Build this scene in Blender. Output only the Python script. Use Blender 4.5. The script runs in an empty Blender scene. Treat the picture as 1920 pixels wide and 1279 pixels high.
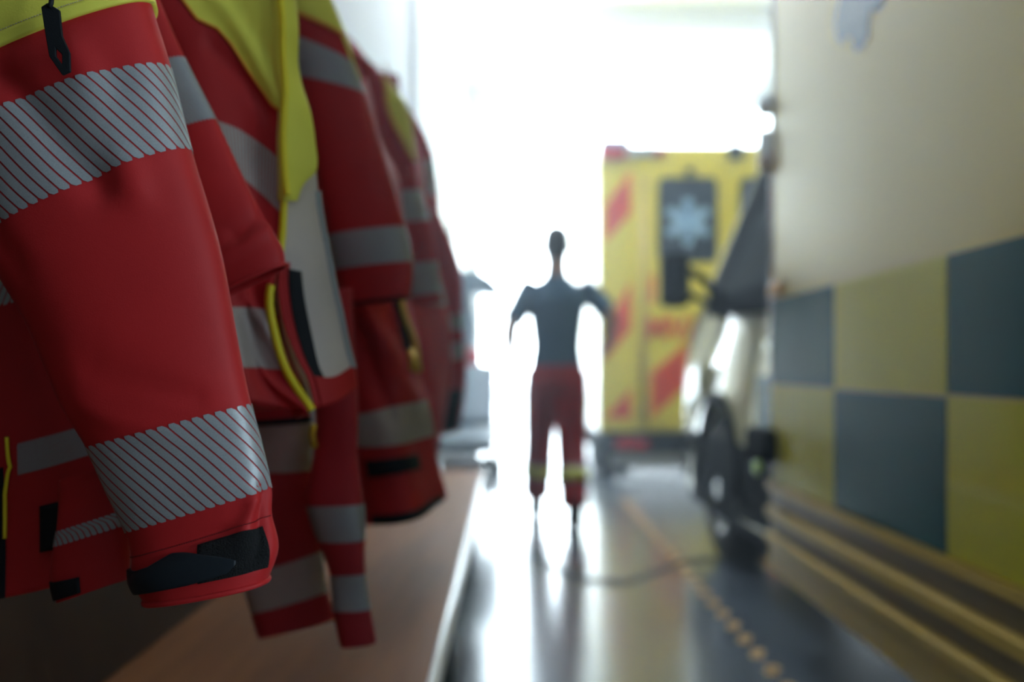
import bpy, bmesh, math, random
import numpy as np
from mathutils import Vector, Matrix
random.seed(7)
PI = math.pi
C = bpy.context.scene.collection
SC = bpy.context.scene

# ------------------------------------------------------------------ camera
CAMZ, FPX, CX, HY = 0.95, 1867.0, 955.0, 690.0
cam_d = bpy.data.cameras.new('camera'); cam = bpy.data.objects.new('camera', cam_d); C.objects.link(cam)
SC.camera = cam
cam.location = (0, 0, CAMZ); cam.rotation_euler = (PI/2, 0, 0)
cam_d.sensor_width = 36; cam_d.lens = 36*FPX/1920
cam_d.shift_x = (960-CX)/1920; cam_d.shift_y = (HY-639.5)/1920
cam_d.clip_start = 0.03; cam_d.clip_end = 300
cam_d.dof.use_dof = True; cam_d.dof.focus_distance = 0.755; cam_d.dof.aperture_fstop = 2.65

# ------------------------------------------------------------------ world, exposure, large lights
w = bpy.data.worlds.new('world'); SC.world = w; w.use_nodes = True
bg = w.node_tree.nodes['Background']
bg.inputs[0].default_value = (0.70, 0.87, 1.0, 1); bg.inputs[1].default_value = 9.0
SC.view_settings.view_transform = 'Standard'; SC.view_settings.look = 'None'
SC.view_settings.gamma = 1; SC.view_settings.use_curve_mapping = False
SC.view_settings.exposure = 1.3

# the bay: X from WXL to WXR, Y from BY to DY (the door end), ceiling at CEI
WXL, WXR, BY, DY, CEI = -0.66, 7.5, -3.2, 15.0, 5.2

pd = bpy.data.lights.new('door_portal', 'AREA'); pd.shape = 'RECTANGLE'; pd.size = 8; pd.size_y = 5.0
po = bpy.data.objects.new('door_portal', pd); C.objects.link(po)
po.location = (3.4, DY+0.3, 2.5); po.rotation_euler = (-PI/2, 0, 0); pd.cycles.is_portal = True
pd2 = bpy.data.lights.new('added_window_portal', 'AREA'); pd2.shape = 'RECTANGLE'; pd2.size = 2.2; pd2.size_y = 2.5  # portal of the added side window
po2 = bpy.data.objects.new('added_window_portal', pd2); C.objects.link(po2)
po2.location = (WXR+0.3, -1.95, 2.0); po2.rotation_euler = (PI/2, 0, PI/2); pd2.cycles.is_portal = True

# ------------------------------------------------------------------ helpers
def P(x, y, Y):
    return Vector(((x-CX)/FPX*Y, Y, CAMZ-(y-HY)/FPX*Y))

def mat(name, col, rough=0.5, metal=0.0, coat=0.0, sheen=0.0, bump=None, var=None, spec=0.5, emit=None, coatr=0.05, trans=0.0, ior=1.5):
    m = bpy.data.materials.new(name); m.use_nodes = True
    nt = m.node_tree; b = nt.nodes['Principled BSDF']
    b.inputs['Base Color'].default_value = (*col, 1)
    b.inputs['Roughness'].default_value = rough; b.inputs['Metallic'].default_value = metal
    b.inputs['Coat Weight'].default_value = coat; b.inputs['Coat Roughness'].default_value = coatr
    b.inputs['Sheen Weight'].default_value = sheen; b.inputs['Sheen Roughness'].default_value = 0.35
    b.inputs['Specular IOR Level'].default_value = spec
    b.inputs['Transmission Weight'].default_value = trans; b.inputs['IOR'].default_value = ior
    if emit:
        b.inputs['Emission Color'].default_value = (*emit[0], 1); b.inputs['Emission Strength'].default_value = emit[1]
    tc = nt.nodes.new('ShaderNodeTexCoord')
    if var:
        n = nt.nodes.new('ShaderNodeTexNoise'); n.inputs['Scale'].default_value = var[0]; n.inputs['Detail'].default_value = 5
        nt.links.new(tc.outputs['Object'], n.inputs['Vector'])
        r = nt.nodes.new('ShaderNodeValToRGB')
        r.color_ramp.elements[0].position = 0.3; r.color_ramp.elements[1].position = 0.7
        r.color_ramp.elements[0].color = (*[c*(1-var[1]) for c in col], 1)
        r.color_ramp.elements[1].color = (*[min(1, c*(1+var[1])) for c in col], 1)
        nt.links.new(n.outputs['Fac'], r.inputs['Fac']); nt.links.new(r.outputs['Color'], b.inputs['Base Color'])
    if bump:
        n2 = nt.nodes.new('ShaderNodeTexNoise'); n2.inputs['Scale'].default_value = bump[0]; n2.inputs['Detail'].default_value = 4
        nt.links.new(tc.outputs['Object'], n2.inputs['Vector'])
        bp = nt.nodes.new('ShaderNodeBump'); bp.inputs['Strength'].default_value = bump[1]; bp.inputs['Distance'].default_value = bump[2] if len(bump) > 2 else 0.001
        nt.links.new(n2.outputs['Fac'], bp.inputs['Height']); nt.links.new(bp.outputs['Normal'], b.inputs['Normal'])
    return m

M = {}
M['red'] = mat('red_fabric', (0.47, 0.014, 0.016), 0.62, sheen=0.04, spec=0.35, bump=(900, 0.25, 0.0005), var=(6, 0.12))
M['red2'] = mat('red_trouser_fabric', (0.40, 0.014, 0.022), 0.7, sheen=0.1, bump=(500, 0.3, 0.0006), var=(5, 0.15))
M['yellow'] = mat('hivis_yellow_fabric', (0.82, 0.78, 0.09), 0.65, sheen=0.15, bump=(700, 0.25, 0.0005), var=(8, 0.06))
M['tape'] = mat('reflective_tape', (0.36, 0.38, 0.39), 0.42, metal=0.2, bump=(1500, 0.3, 0.0003), var=(900, 0.10))
M['tape_warm'] = mat('reflective_tape_warm', (0.46, 0.41, 0.37), 0.5, metal=0.1, var=(300, 0.06))
M['black'] = mat('black_trim', (0.008, 0.011, 0.014), 0.6, spec=0.25, bump=(800, 0.3, 0.0006))
M['velcro'] = mat('velcro_loop', (0.005, 0.006, 0.007), 0.95, bump=(700, 1.0, 0.003))
M['strap'] = mat('smooth_black_strap', (0.010, 0.016, 0.022), 0.5, spec=0.3)
M['gold'] = mat('gold_zip', (0.75, 0.48, 0.05), 0.35, metal=0.6)
M['piping'] = mat('yellow_piping', (0.90, 0.75, 0.02), 0.5)
M['piping_o'] = mat('orange_piping', (0.80, 0.28, 0.02), 0.5)
M['lining'] = mat('beige_lining', (0.64, 0.56, 0.50), 0.6, var=(10, 0.06), bump=(400, 0.3, 0.0006))
M['thread'] = mat('dark_red_thread', (0.10, 0.004, 0.006), 0.8)
M['wood'] = None
def wood():
    m = mat('bench_wood', (0.20, 0.085, 0.035), 0.5, spec=0.1)
    nt = m.node_tree; b = nt.nodes['Principled BSDF']
    tc = nt.nodes.new('ShaderNodeTexCoord'); mp = nt.nodes.new('ShaderNodeMapping'); mp.inputs['Scale'].default_value = (14, 0.9, 14)
    n = nt.nodes.new('ShaderNodeTexNoise'); n.inputs['Scale'].default_value = 2.5; n.inputs['Detail'].default_value = 8
    r = nt.nodes.new('ShaderNodeValToRGB')
    r.color_ramp.elements[0].color = (0.20, 0.068, 0.018, 1); r.color_ramp.elements[1].color = (0.38, 0.15, 0.045, 1)
    nt.links.new(tc.outputs['Object'], mp.inputs['Vector']); nt.links.new(mp.outputs['Vector'], n.inputs['Vector'])
    nt.links.new(n.outputs['Fac'], r.inputs['Fac']); nt.links.new(r.outputs['Color'], b.inputs['Base Color'])
    return m
M['wood'] = wood()
M['wall'] = mat('white_painted_wall', (0.80, 0.81, 0.83), 0.55, bump=(60, 0.1, 0.002), var=(2, 0.02))
M['wall_grey'] = mat('grey_painted_wall', (0.16, 0.18, 0.20), 0.6, var=(2, 0.04))
M['ceil'] = mat('ceiling_white', (0.80, 0.81, 0.83), 0.8)
M['floor'] = mat('grey_epoxy_floor', (0.12, 0.15, 0.19), 0.24, coat=0.9, coatr=0.17, bump=(14, 0.15, 0.002), var=(1.3, 0.15))
M['concrete'] = mat('pale_concrete', (0.62, 0.63, 0.64), 0.8, var=(0.8, 0.08), bump=(30, 0.2, 0.004))
M['alu'] = mat('aluminium', (0.62, 0.64, 0.66), 0.35, metal=0.8)
M['steel'] = mat('dark_steel', (0.12, 0.14, 0.16), 0.4, metal=0.6)
M['chrome'] = mat('chrome', (0.85, 0.87, 0.9), 0.08, metal=1.0)
M['linemark'] = mat('ochre_floor_paint', (0.72, 0.42, 0.13), 0.5)
M['amb'] = mat('ambulance_yellow_paint', (0.86, 0.70, 0.04), 0.32, coat=0.3, coatr=0.10, bump=(1.2, 0.12, 0.02))
M['amb_pale'] = mat('ambulance_cream_panel', (0.70, 0.52, 0.11), 0.45, spec=0.2, coat=1.0, coatr=0.16, bump=(1.3, 0.06, 0.02), var=(0.9, 0.04))
M['cab'] = mat('cab_pale_yellow_paint', (0.78, 0.74, 0.42), 0.35, coat=1.0, coatr=0.08)
M['panel'] = mat('shade_darkened_panel', (0.055, 0.028, 0.014), 0.6, spec=0.2, var=(3, 0.2))  # brown darkened in the colour to stand in for the jackets' shade
M['chk_y'] = mat('checker_yellow_green', (0.60, 0.53, 0.015), 0.4, spec=0.15, coat=0.35, coatr=0.08, bump=(2, 0.1, 0.01), var=(2, 0.05))
M['chk_g'] = mat('checker_dark_green', (0.004, 0.085, 0.092), 0.4, spec=0.1, coat=0.15, coatr=0.08, bump=(2, 0.1, 0.01), var=(2, 0.1))
M['sill'] = mat('beige_sill', (0.58, 0.38, 0.06), 0.4, spec=0.25, coat=0.0, coatr=0.15)
M['sill_d'] = mat('beige_sill_groove', (0.22, 0.15, 0.05), 0.45)
M['chev'] = mat('red_orange_reflective_film', (0.72, 0.055, 0.012), 0.4, spec=0.2)
M['chev_e'] = mat('orange_film_edge', (0.92, 0.28, 0.01), 0.4, spec=0.2)
M['glass_d'] = mat('tinted_window_glass', (0.025, 0.035, 0.042), 0.5, ior=1.06, spec=0.2)
M['plastic'] = mat('black_plastic', (0.012, 0.016, 0.02), 0.7, ior=1.1, spec=0.25)
M['rubber'] = mat('tyre_rubber', (0.012, 0.013, 0.015), 0.75, bump=(120, 0.3, 0.002))
M['blue'] = mat('star_blue', (0.05, 0.20, 0.42), 0.4)
M['emblem'] = mat('emblem_blue', (0.14, 0.23, 0.36), 0.5, spec=0.2, coat=1.0, coatr=0.16)
M['lblue'] = mat('star_light_blue', (0.40, 0.62, 0.75), 0.4)
M['white'] = mat('white_gloss', (0.82, 0.84, 0.86), 0.3, coat=0.3)
M['redlamp'] = mat('red_lamp_lens', (0.60, 0.02, 0.02), 0.15, coat=0.5)
M['amber'] = mat('amber_lens', (0.85, 0.38, 0.02), 0.2, coat=0.5)
M['lime'] = mat('lime_green_marker', (0.45, 0.80, 0.05), 0.4)
M['skin'] = mat('skin', (0.50, 0.30, 0.22), 0.5)
M['hair'] = mat('dark_hair', (0.03, 0.022, 0.018), 0.7, bump=(300, 0.6, 0.003))
M['shirt'] = mat('dark_blue_tshirt', (0.07, 0.15, 0.24), 0.8, bump=(200, 0.3, 0.001))
M['van'] = mat('grey_van_paint', (0.010, 0.016, 0.024), 0.6, spec=0.1)
M['pad'] = mat('grey_blue_vinyl', (0.20, 0.27, 0.34), 0.45)

def mk(name, verts, faces, m, parent=None, smooth=True, mats=None, fm=None):
    me = bpy.data.meshes.new(name); me.from_pydata([tuple(v) for v in verts], [], faces); me.update()
    o = bpy.data.objects.new(name, me); C.objects.link(o)
    for mm in (mats or [m]): me.materials.append(mm)
    if fm:
        for p, k in zip(me.polygons, fm): p.material_index = k
    if smooth:
        for p in me.polygons: p.use_smooth = True
    attach(o, parent)
    return o
def root_loc(p):
    v = Vector((0, 0, 0))
    while p is not None:
        v = v + Vector(p.location); p = p.parent
    return v
def attach(o, parent):
    if parent is not None:
        o.parent = parent; o.location = Vector(o.location)-root_loc(parent)
def tag(o, label=None, cat=None, group=None, kind=None):
    if label: o['label'] = label
    if cat: o['category'] = cat
    if group: o['group'] = group
    if kind: o['kind'] = kind
    return o
def thing(name, loc, label, cat, group=None):
    o = bpy.data.objects.new(name, None); C.objects.link(o); o.location = loc; o.empty_display_size = 0.1
    return tag(o, label, cat, group)
def from_bm(name, bm, m, parent=None, smooth=False, mats=None):
    me = bpy.data.meshes.new(name); bmesh.ops.recalc_face_normals(bm, faces=bm.faces); bm.to_mesh(me); bm.free()
    o = bpy.data.objects.new(name, me); C.objects.link(o)
    for mm in (mats or [m]): me.materials.append(mm)
    if smooth:
        for p in me.polygons: p.use_smooth = True
    attach(o, parent)
    return o
def b_box(bm, x0, x1, y0, y1, z0, z1, mi=0):
    vs = [bm.verts.new((x, y, z)) for x in (x0, x1) for y in (y0, y1) for z in (z0, z1)]
    for f in ((0,1,3,2), (4,6,7,5), (0,4,5,1), (2,3,7,6), (0,2,6,4), (1,5,7,3)):
        fc = bm.faces.new([vs[i] for i in f]); fc.material_index = mi
    return vs
def box(name, x0, x1, y0, y1, z0, z1, m, parent=None, bev=0.0, seg=2):
    bm = bmesh.new(); b_box(bm, x0, x1, y0, y1, z0, z1)
    o = from_bm(name, bm, m, parent)
    if bev:
        md = o.modifiers.new('bevel', 'BEVEL'); md.width = bev; md.segments = seg; md.limit_method = 'ANGLE'
        for p in o.data.polygons: p.use_smooth = True
        md2 = o.modifiers.new('wn', 'WEIGHTED_NORMAL')
    return o
def frames(pts):
    ts = []
    for i in range(len(pts)):
        a = pts[max(0, i-1)]; b = pts[min(len(pts)-1, i+1)]; t = (b-a); ts.append(t.normalized() if t.length > 1e-9 else Vector((0,0,1)))
    up = Vector((0, 1, 0)) if abs(ts[0].y) < 0.9 else Vector((1, 0, 0))
    n = (up - ts[0]*up.dot(ts[0])).normalized(); out = []
    for t in ts:
        n = (n - t*n.dot(t)).normalized(); out.append((t, n, t.cross(n)))
    return out
def b_tube(bm, pts, rad, seg=12, cap=True, mi=0):
    pts = [Vector(p) for p in pts]
    if not isinstance(rad, (list, tuple)): rad = [rad]*len(pts)
    rings = []
    for p, r, (t, n, b) in zip(pts, rad, frames(pts)):
        ra, rb = (r if isinstance(r, (list, tuple)) else (r, r))
        rings.append([bm.verts.new(p + n*(math.cos(2*PI*k/seg)*ra) + b*(math.sin(2*PI*k/seg)*rb)) for k in range(seg)])
    for a, b2 in zip(rings, rings[1:]):
        for k in range(seg):
            f = bm.faces.new((a[k], a[(k+1) % seg], b2[(k+1) % seg], b2[k])); f.smooth = True; f.material_index = mi
    if cap:
        f = bm.faces.new(rings[0][::-1]); f.material_index = mi
        f = bm.faces.new(rings[-1]); f.material_index = mi
def tube(name, pts, rad, m, parent=None, seg=12):
    bm = bmesh.new(); b_tube(bm, pts, rad, seg); return from_bm(name, bm, m, parent, smooth=True)
def b_lathe_x(bm, cx, cy, cz, prof, seg=40, mi=0, sgn=1, axis='X'):
    # prof: list of (axial offset, radius), revolved about an axis through (cx,cy,cz)
    rings = []
    for (a, r) in prof:
        ring = []
        for k in range(seg):
            c, s = math.cos(2*PI*k/seg)*r, math.sin(2*PI*k/seg)*r
            if axis == 'X': ring.append(bm.verts.new((cx+a*sgn, cy+c, cz+s)))
            elif axis == 'Y': ring.append(bm.verts.new((cx+c, cy+a*sgn, cz+s)))
            else: ring.append(bm.verts.new((cx+c, cy+s, cz+a*sgn)))
        rings.append(ring)
    for a, b2 in zip(rings, rings[1:]):
        for k in range(seg):
            f = bm.faces.new((a[k], a[(k+1) % seg], b2[(k+1) % seg], b2[k])); f.smooth = True; f.material_index = mi
def lathe(name, c, prof, m, parent=None, seg=40, axis='X', sgn=1):
    bm = bmesh.new(); b_lathe_x(bm, *c, prof, seg, 0, sgn, axis); return from_bm(name, bm, m, parent, smooth=True)
def prism(name, poly, axis, a0, a1, m, parent=None, bev=0.0, seg=2, smooth=False):
    # poly of 2D points, extruded along axis from a0 to a1 ('X': poly=(y,z); 'Y': poly=(x,z); 'Z': poly=(x,y))
    bm = bmesh.new()
    def mkv(p, a):
        return bm.verts.new((a, p[0], p[1]) if axis == 'X' else (p[0], a, p[1]) if axis == 'Y' else (p[0], p[1], a))
    A = [mkv(p, a0) for p in poly]; B = [mkv(p, a1) for p in poly]; n = len(poly)
    bm.faces.new(A); bm.faces.new(B[::-1])
    for k in range(n): bm.faces.new((A[k], B[k], B[(k+1) % n], A[(k+1) % n]))
    o = from_bm(name, bm, m, parent)
    if bev:
        md = o.modifiers.new('bevel', 'BEVEL'); md.width = bev; md.segments = seg; md.limit_method = 'ANGLE'
        for p in o.data.polygons: p.use_smooth = True
        o.modifiers.new('wn', 'WEIGHTED_NORMAL')
    return o
def rrect(cx, cy, hx, hy, r, n=5):
    out = []
    for (sx, sy, a0) in ((1,1,0), (-1,1,90), (-1,-1,180), (1,-1,270)):
        for k in range(n+1):
            a = math.radians(a0+90*k/n); out.append((cx+sx*(hx-r)+r*math.cos(a), cy+sy*(hy-r)+r*math.sin(a)))
    return out

# ------------------------------------------------------------------ cloth surfaces
def cr(p, t):   # Catmull-Rom along axis 0 of p, at float t (array)
    n = p.shape[0]; i = np.clip(np.floor(t).astype(int), 0, n-2); f = (t-i)[:, None, None]
    p0 = p[np.maximum(i-1, 0)]; p1 = p[i]; p2 = p[i+1]; p3 = p[np.minimum(i+2, n-1)]
    p0 = np.where((i == 0)[:, None, None], 2*p1-p2, p0); p3 = np.where((i == n-2)[:, None, None], 2*p2-p1, p3)
    return 0.5*((2*p1)+(-p0+p2)*f+(2*p0-5*p1+4*p2-p3)*f*f+(-p0+3*p1-3*p2+p3)*f**3)
class Surf:
    """grid of control points: rows run down the garment (v), columns across (u in 0..1)"""
    def __init__(s, ctrl, closed, folds=(), res=(14, 12), seed=0, facing=None):
        ctrl = np.array(ctrl, float); n, m = ctrl.shape[:2]; s.n = n; s.closed = closed
        NV = res[0]*(n-1)+1
        d = cr(ctrl, np.linspace(0, n-1, NV))
        d = d.transpose(1, 0, 2)
        if closed:
            d = np.concatenate([d[-1:], d, d[:2]], 0); NU = res[1]*m
            d = cr(d, 1+np.arange(NU)/res[1])
        else:
            NU = res[1]*(m-1)+1; d = cr(d, np.linspace(0, m-1, NU))
        s.g = d.transpose(1, 0, 2).copy(); s.NV, s.NU = NV, NU
        s.norm(facing)
        if folds:
            rs = np.random.RandomState(seed); h = np.zeros(s.g.shape[:2]); u = np.linspace(0, 1, NU, endpoint=not closed)[None, :]; v = np.linspace(0, n-1, NV)[:, None]
            for f in folds:
                if f[0] == 'noise':     # ('noise', amplitude, frequency)
                    for k in range(9):
                        dr = rs.normal(size=3); dr /= np.linalg.norm(dr); fr = f[2]*rs.uniform(0.5, 1.6)
                        h += f[1]*0.35*np.sin((s.g@dr)*fr*2*PI+rs.uniform(0, 6.28))
                else:                   # ('crease', u0, v0, u1, v1, width, height)
                    _, u0, v0, u1, v1, wd, ht = f
                    du, dv = u1-u0, (v1-v0)*0.12; L = math.hypot(du, dv)
                    t = ((u-u0)*du+(v-v0)*0.12*dv)/(L*L); tc = np.clip(t, 0, 1)
                    dist = np.hypot(u-u0-tc*du, (v-v0)*0.12-tc*dv)
                    h += ht*np.exp(-(dist/wd)**2)
            s.g += s.N*h[..., None]; s.norm(facing)
        s.G = s.g
    def norm(s, facing):
        g = s.g
        if s.closed:
            gu = np.roll(g, -1, 1)-np.roll(g, 1, 1)
        else: gu = np.gradient(g, axis=1)
        gv = np.gradient(g, axis=0); N = np.cross(gu, gv); N /= np.linalg.norm(N, axis=2, keepdims=True)+1e-12
        if s.closed:
            c = g.mean(1, keepdims=True); s.sg = 1 if ((g-c)*N).sum() > 0 else -1
        else:
            f = np.array(facing if facing is not None else (0.3, -1, 0)); s.sg = 1 if (N@f).sum() > 0 else -1
        s.N = N*s.sg
    def ev(s, u, v, off=0.0):
        fv = min(max(v/(s.n-1)*(s.NV-1), 0), s.NV-1.0001); i = int(fv); a = fv-i
        if s.closed:
            fu = (u % 1.0)*s.NU; j = int(fu) % s.NU; b = fu-int(fu); j2 = (j+1) % s.NU
        else:
            fu = min(max(u, 0), 1)*(s.NU-1); j = min(int(fu), s.NU-2); b = fu-j; j2 = j+1
        w = lambda A: (A[i, j]*(1-b)+A[i, j2]*b)*(1-a)+(A[i+1, j]*(1-b)+A[i+1, j2]*b)*a
        return Vector(w(s.g)+w(s.N)*off)
    def mesh(s, name, m, parent, thick=0.003, solid_dir=-1):
        NV, NU = s.NV, s.NU
        faces = []
        for i in range(NV-1):
            for j in range(NU if s.closed else NU-1):
                a, b = i*NU+j, i*NU+(j+1) % NU
                q = (a, b, b+NU, a+NU); faces.append(q if s.sg > 0 else q[::-1])
        o = mk(name, s.g.reshape(-1, 3), faces, m, parent)
        md = o.modifiers.new('thick', 'SOLIDIFY'); md.thickness = thick; md.offset = solid_dir
        return o
    def patch(s, name, v0, v1, u0, u1, m, parent, off=0.0006, nv=24, nu=48):
        """strip of cloth lying on the surface; u0/u1 and v0/v1 may be functions (of v or of the fraction across)"""
        vs = []; F = []
        fu0 = u0 if callable(u0) else (lambda t: u0); fu1 = u1 if callable(u1) else (lambda t: u1)
        fv0 = v0 if callable(v0) else (lambda t: v0); fv1 = v1 if callable(v1) else (lambda t: v1)
        for i in range(nv+1):
            for j in range(nu+1):
                t = i/nv; q = j/nu; U = fu0(t)*(1-q)+fu1(t)*q; V = fv0(q)*(1-t)+fv1(q)*t
                vs.append(s.ev(U, V, off))
        K = nu+1
        for i in range(nv):
            for j in range(nu):
                a = i*K+j; F.append((a, a+1, a+K+1, a+K))
        # rim pulled down to the cloth
        ring = [j for j in range(K)]+[i*K+nu for i in range(1, nv+1)]+[nv*K+j for j in range(nu-1, -1, -1)]+[i*K for i in range(nv-1, 0, -1)]
        base = len(vs)
        for r in ring:
            i, j = divmod(r, K); t = i/nv; q = j/nu; U = fu0(t)*(1-q)+fu1(t)*q; V = fv0(q)*(1-t)+fv1(q)*t
            vs.append(s.ev(U, V, -0.0004))
        for k in range(len(ring)):
            k2 = (k+1) % len(ring); F.append((ring[k], base+k, base+k2, ring[k2]))
        o = mk(name, vs, F, m, parent)
        bm = bmesh.new(); bm.from_mesh(o.data); bmesh.ops.recalc_face_normals(bm, faces=bm.faces); bm.to_mesh(o.data); bm.free()
        return o
    def stripes(s, name, v0, v1, count, slant, m, parent, ua=0.0, ub=1.0, gap=0.16, off=0.0007, nv=14):
        """reflective tape printed as slanted bars: v0/v1 top and bottom edge (numbers or functions of u)"""
        fv0 = v0 if callable(v0) else (lambda u: v0); fv1 = v1 if callable(v1) else (lambda u: v1)
        # arc length table across
        N = 400; us = [ua+(ub-ua)*k/N for k in range(N+1)]; vm = (fv0(0.25)+fv1(0.25))/2
        L = [0.0]
        for k in range(N): L.append(L[-1]+(s.ev(us[k+1], vm)-s.ev(us[k], vm)).length)
        tot = L[-1]
        def uat(l):
            l = l % tot if s.closed and ub-ua > 0.99 else min(max(l, 0), tot)
            return float(np.interp(l, L, us))
        pitch = tot/count; vs = []; F = []
        for k in range(-int(abs(slant)/pitch)-1 if not (s.closed and ub-ua > 0.99) else 0, count+(0 if (s.closed and ub-ua > 0.99) else int(abs(slant)/pitch)+1)):
            base = len(vs)
            for i in range(nv+1):
                t = i/nv
                e = 0.045; te = 1.0
                if t < e*1.01: te = 0.45
                if t > 1-e*1.01: te = 0.45
                tt = t
                if i == 1: tt = 0.03
                if i == nv-1: tt = 0.97
                te = 0.55 if i in (0, nv) else 1.0
                c = (k+0.5)*pitch + slant*(1-tt); hw = pitch*(1-gap)/2*te
                if not (s.closed and ub-ua > 0.99):
                    if c+hw < 0 or c-hw > tot: pass
                for q in (-1, 0, 1):
                    l = c+hw*q; U = uat(l); V = fv0(U)*(1-tt)+fv1(U)*tt
                    vs.append(s.ev(U, V, off if q == 0 else off*0.85))
            for i in range(nv):
                for q in range(2):
                    a = base+i*3+q; F.append((a, a+1, a+4, a+3))
        me_o = mk(name, vs, F, m, parent)
        bm = bmesh.new(); bm.from_mesh(me_o.data)
        bad = [f for f in bm.faces if f.calc_area() < 1e-9 or max(e.calc_length() for e in f.edges) > 0.25]
        bmesh.ops.delete(bm, geom=bad, context='FACES')
        if s.sg < 0: bmesh.ops.reverse_faces(bm, faces=bm.faces)
        bm.to_mesh(me_o.data); bm.free()
        return me_o
    def line(s, name, uv, r, m, parent, off=0.0, seg=8):
        pts = []
        for (a, b) in zip(uv, uv[1:]):
            for k in range(6): pts.append(s.ev(a[0]+(b[0]-a[0])*k/6, a[1]+(b[1]-a[1])*k/6, off))
        pts.append(s.ev(*uv[-1], off))
        return tube(name, pts, r, m, parent, seg)
def sleeve_ctrl(rows, Y, depth=0.5, ex=2.3, K=16):
    """rows: (xL,yL,xR,yR[,dY[,depth]]) silhouettes of an arm at distance Y, given as an elliptical tube"""
    g = []
    for r in rows:
        dy = r[4] if len(r) > 4 else 0; dp = r[5] if len(r) > 5 else depth
        a, b = P(r[0], r[1], Y+dy), P(r[2], r[3], Y+dy); c = (a+b)/2; W = (b-a)/2; D = Vector((0, -1, 0))*W.length*dp
        ring = []
        for k in range(K):
            t = 2*PI*k/K; cs, sn = math.cos(t), math.sin(t)
            ring.append(c+W*(math.copysign(abs(cs)**(2/ex), cs))+D*(math.copysign(abs(sn)**(2/ex), sn)))
        g.append(ring)
    return g
def body_ctrl(rows, Y):
    """rows: lists of (x,y[,dY])"""
    return [[P(p[0], p[1], Y+(p[2] if len(p) > 2 else 0)) for p in r] for r in rows]

# ================================================================== SETTING
def struct(o): o['kind'] = 'structure'; return o
struct(box('floor', WXL-0.2, WXR+0.2, BY-0.2, DY, -0.2, 0.0, M['floor']))
struct(box('ground_outside', -30, 40, DY, 60, -0.25, -0.02, M['concrete']))
struct(box('ceiling', WXL-0.2, WXR+0.2, BY-0.2, DY+0.2, CEI, CEI+0.2, M['ceil']))
struct(box('wall_left', WXL-0.2, WXL, BY, DY+0.2, 0, CEI, M['wall']))
bm = bmesh.new()
WY0, WY1, WZ0, WZ1 = -3.0, -0.9, 0.8, 3.2  # opening for an unseen window, added to light the jackets from the right
b_box(bm, WXR, WXR+0.2, BY, WY0, 0, CEI); b_box(bm, WXR, WXR+0.2, WY1, DY+0.2, 0, CEI); b_box(bm, WXR, WXR+0.2, WY0, WY1, 0, WZ0); b_box(bm, WXR, WXR+0.2, WY0, WY1, WZ1, CEI)
struct(from_bm('wall_right', bm, M['wall_grey']))
bm = bmesh.new()
for (a, b, c, d) in ((WY0, WY0+0.06, WZ0, WZ1), (WY1-0.06, WY1, WZ0, WZ1), (WY0, WY1, WZ0, WZ0+0.06), (WY0, WY1, WZ1-0.06, WZ1), (-1.98, -1.92, WZ0, WZ1)): b_box(bm, WXR+0.07, WXR+0.13, a, b, c, d)
struct(from_bm('added_window_1', bm, M['white']))
struct(box('wall_back', WXL, WXR, BY-0.2, BY, 0, CEI, M['wall_grey']))
# door end wall: lintel + right jamb around one wide opening
bm = bmesh.new()
b_box(bm, WXL, WXR, DY, DY+0.2, 4.85, CEI); b_box(bm, WXL, -0.50, DY, DY+0.2, 0, 4.85); b_box(bm, 7.0, WXR, DY, DY+0.2, 0, 4.85)
struct(from_bm('wall_front', bm, M['wall']))
for k, (y, dpt) in enumerate(((8.3, 0.20), (11.8, 0.22))):
    struct(box('trim_%d' % (k+1), WXL, WXR, y, y+0.35, CEI-0.28, CEI, M['ceil'], bev=0.01))
for k, y in enumerate((6.6, 11.0)):
    struct(box('trim_%d' % (k+3), WXL, WXL+0.05, y, y+0.3, 0, CEI-0.28, M['wall'], bev=0.008))
struct(box('baseboard_left', WXL, WXL+0.015, BY, DY, 0, 0.1, M['steel']))

# glazed sectional door, half rolled up
dr = thing('door_1', (3.25, DY-0.1, 3.4), None, None); dr['kind'] = 'structure'
zs = [3.44, 3.92, 4.48, 4.85]; xs = [-0.42, 0.86, 2.1, 3.35, 4.6, 5.8, 6.95]
bm = bmesh.new()
for z in zs: b_box(bm, -0.45, 6.98, DY-0.10, DY-0.04, z-0.035, z+0.035)
for x in xs: b_box(bm, x-0.03, x+0.03, DY-0.095, DY-0.045, 3.44, 4.85)
from_bm('door_frame', bm, M['alu'], dr)
gm = bpy.data.materials.new('door_glass'); gm.use_nodes = True; nt = gm.node_tree; nt.nodes.clear()
o_ = nt.nodes.new('ShaderNodeOutputMaterial'); mx = nt.nodes.new('ShaderNodeMixShader'); tr = nt.nodes.new('ShaderNodeBsdfTransparent'); gl = nt.nodes.new('ShaderNodeBsdfGlossy')
gl.inputs['Roughness'].default_value = 0.02; tr.inputs[0].default_value = (0.93, 0.96, 0.97, 1); mx.inputs[0].default_value = 0.08
nt.links.new(tr.outputs[0], mx.inputs[1]); nt.links.new(gl.outputs[0], mx.inputs[2]); nt.links.new(mx.outputs[0], o_.inputs[0])
bm = bmesh.new()
for z0, z1 in zip(zs, zs[1:]):
    for x0, x1 in zip(xs, xs[1:]): b_box(bm, x0+0.03, x1-0.03, DY-0.072, DY-0.066, z0+0.035, z1-0.035)
from_bm('door_pane', bm, gm, dr)
struct(box('trim_5', -0.50, -0.42, DY-0.14, DY, 0, 4.85, M['alu']))

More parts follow.
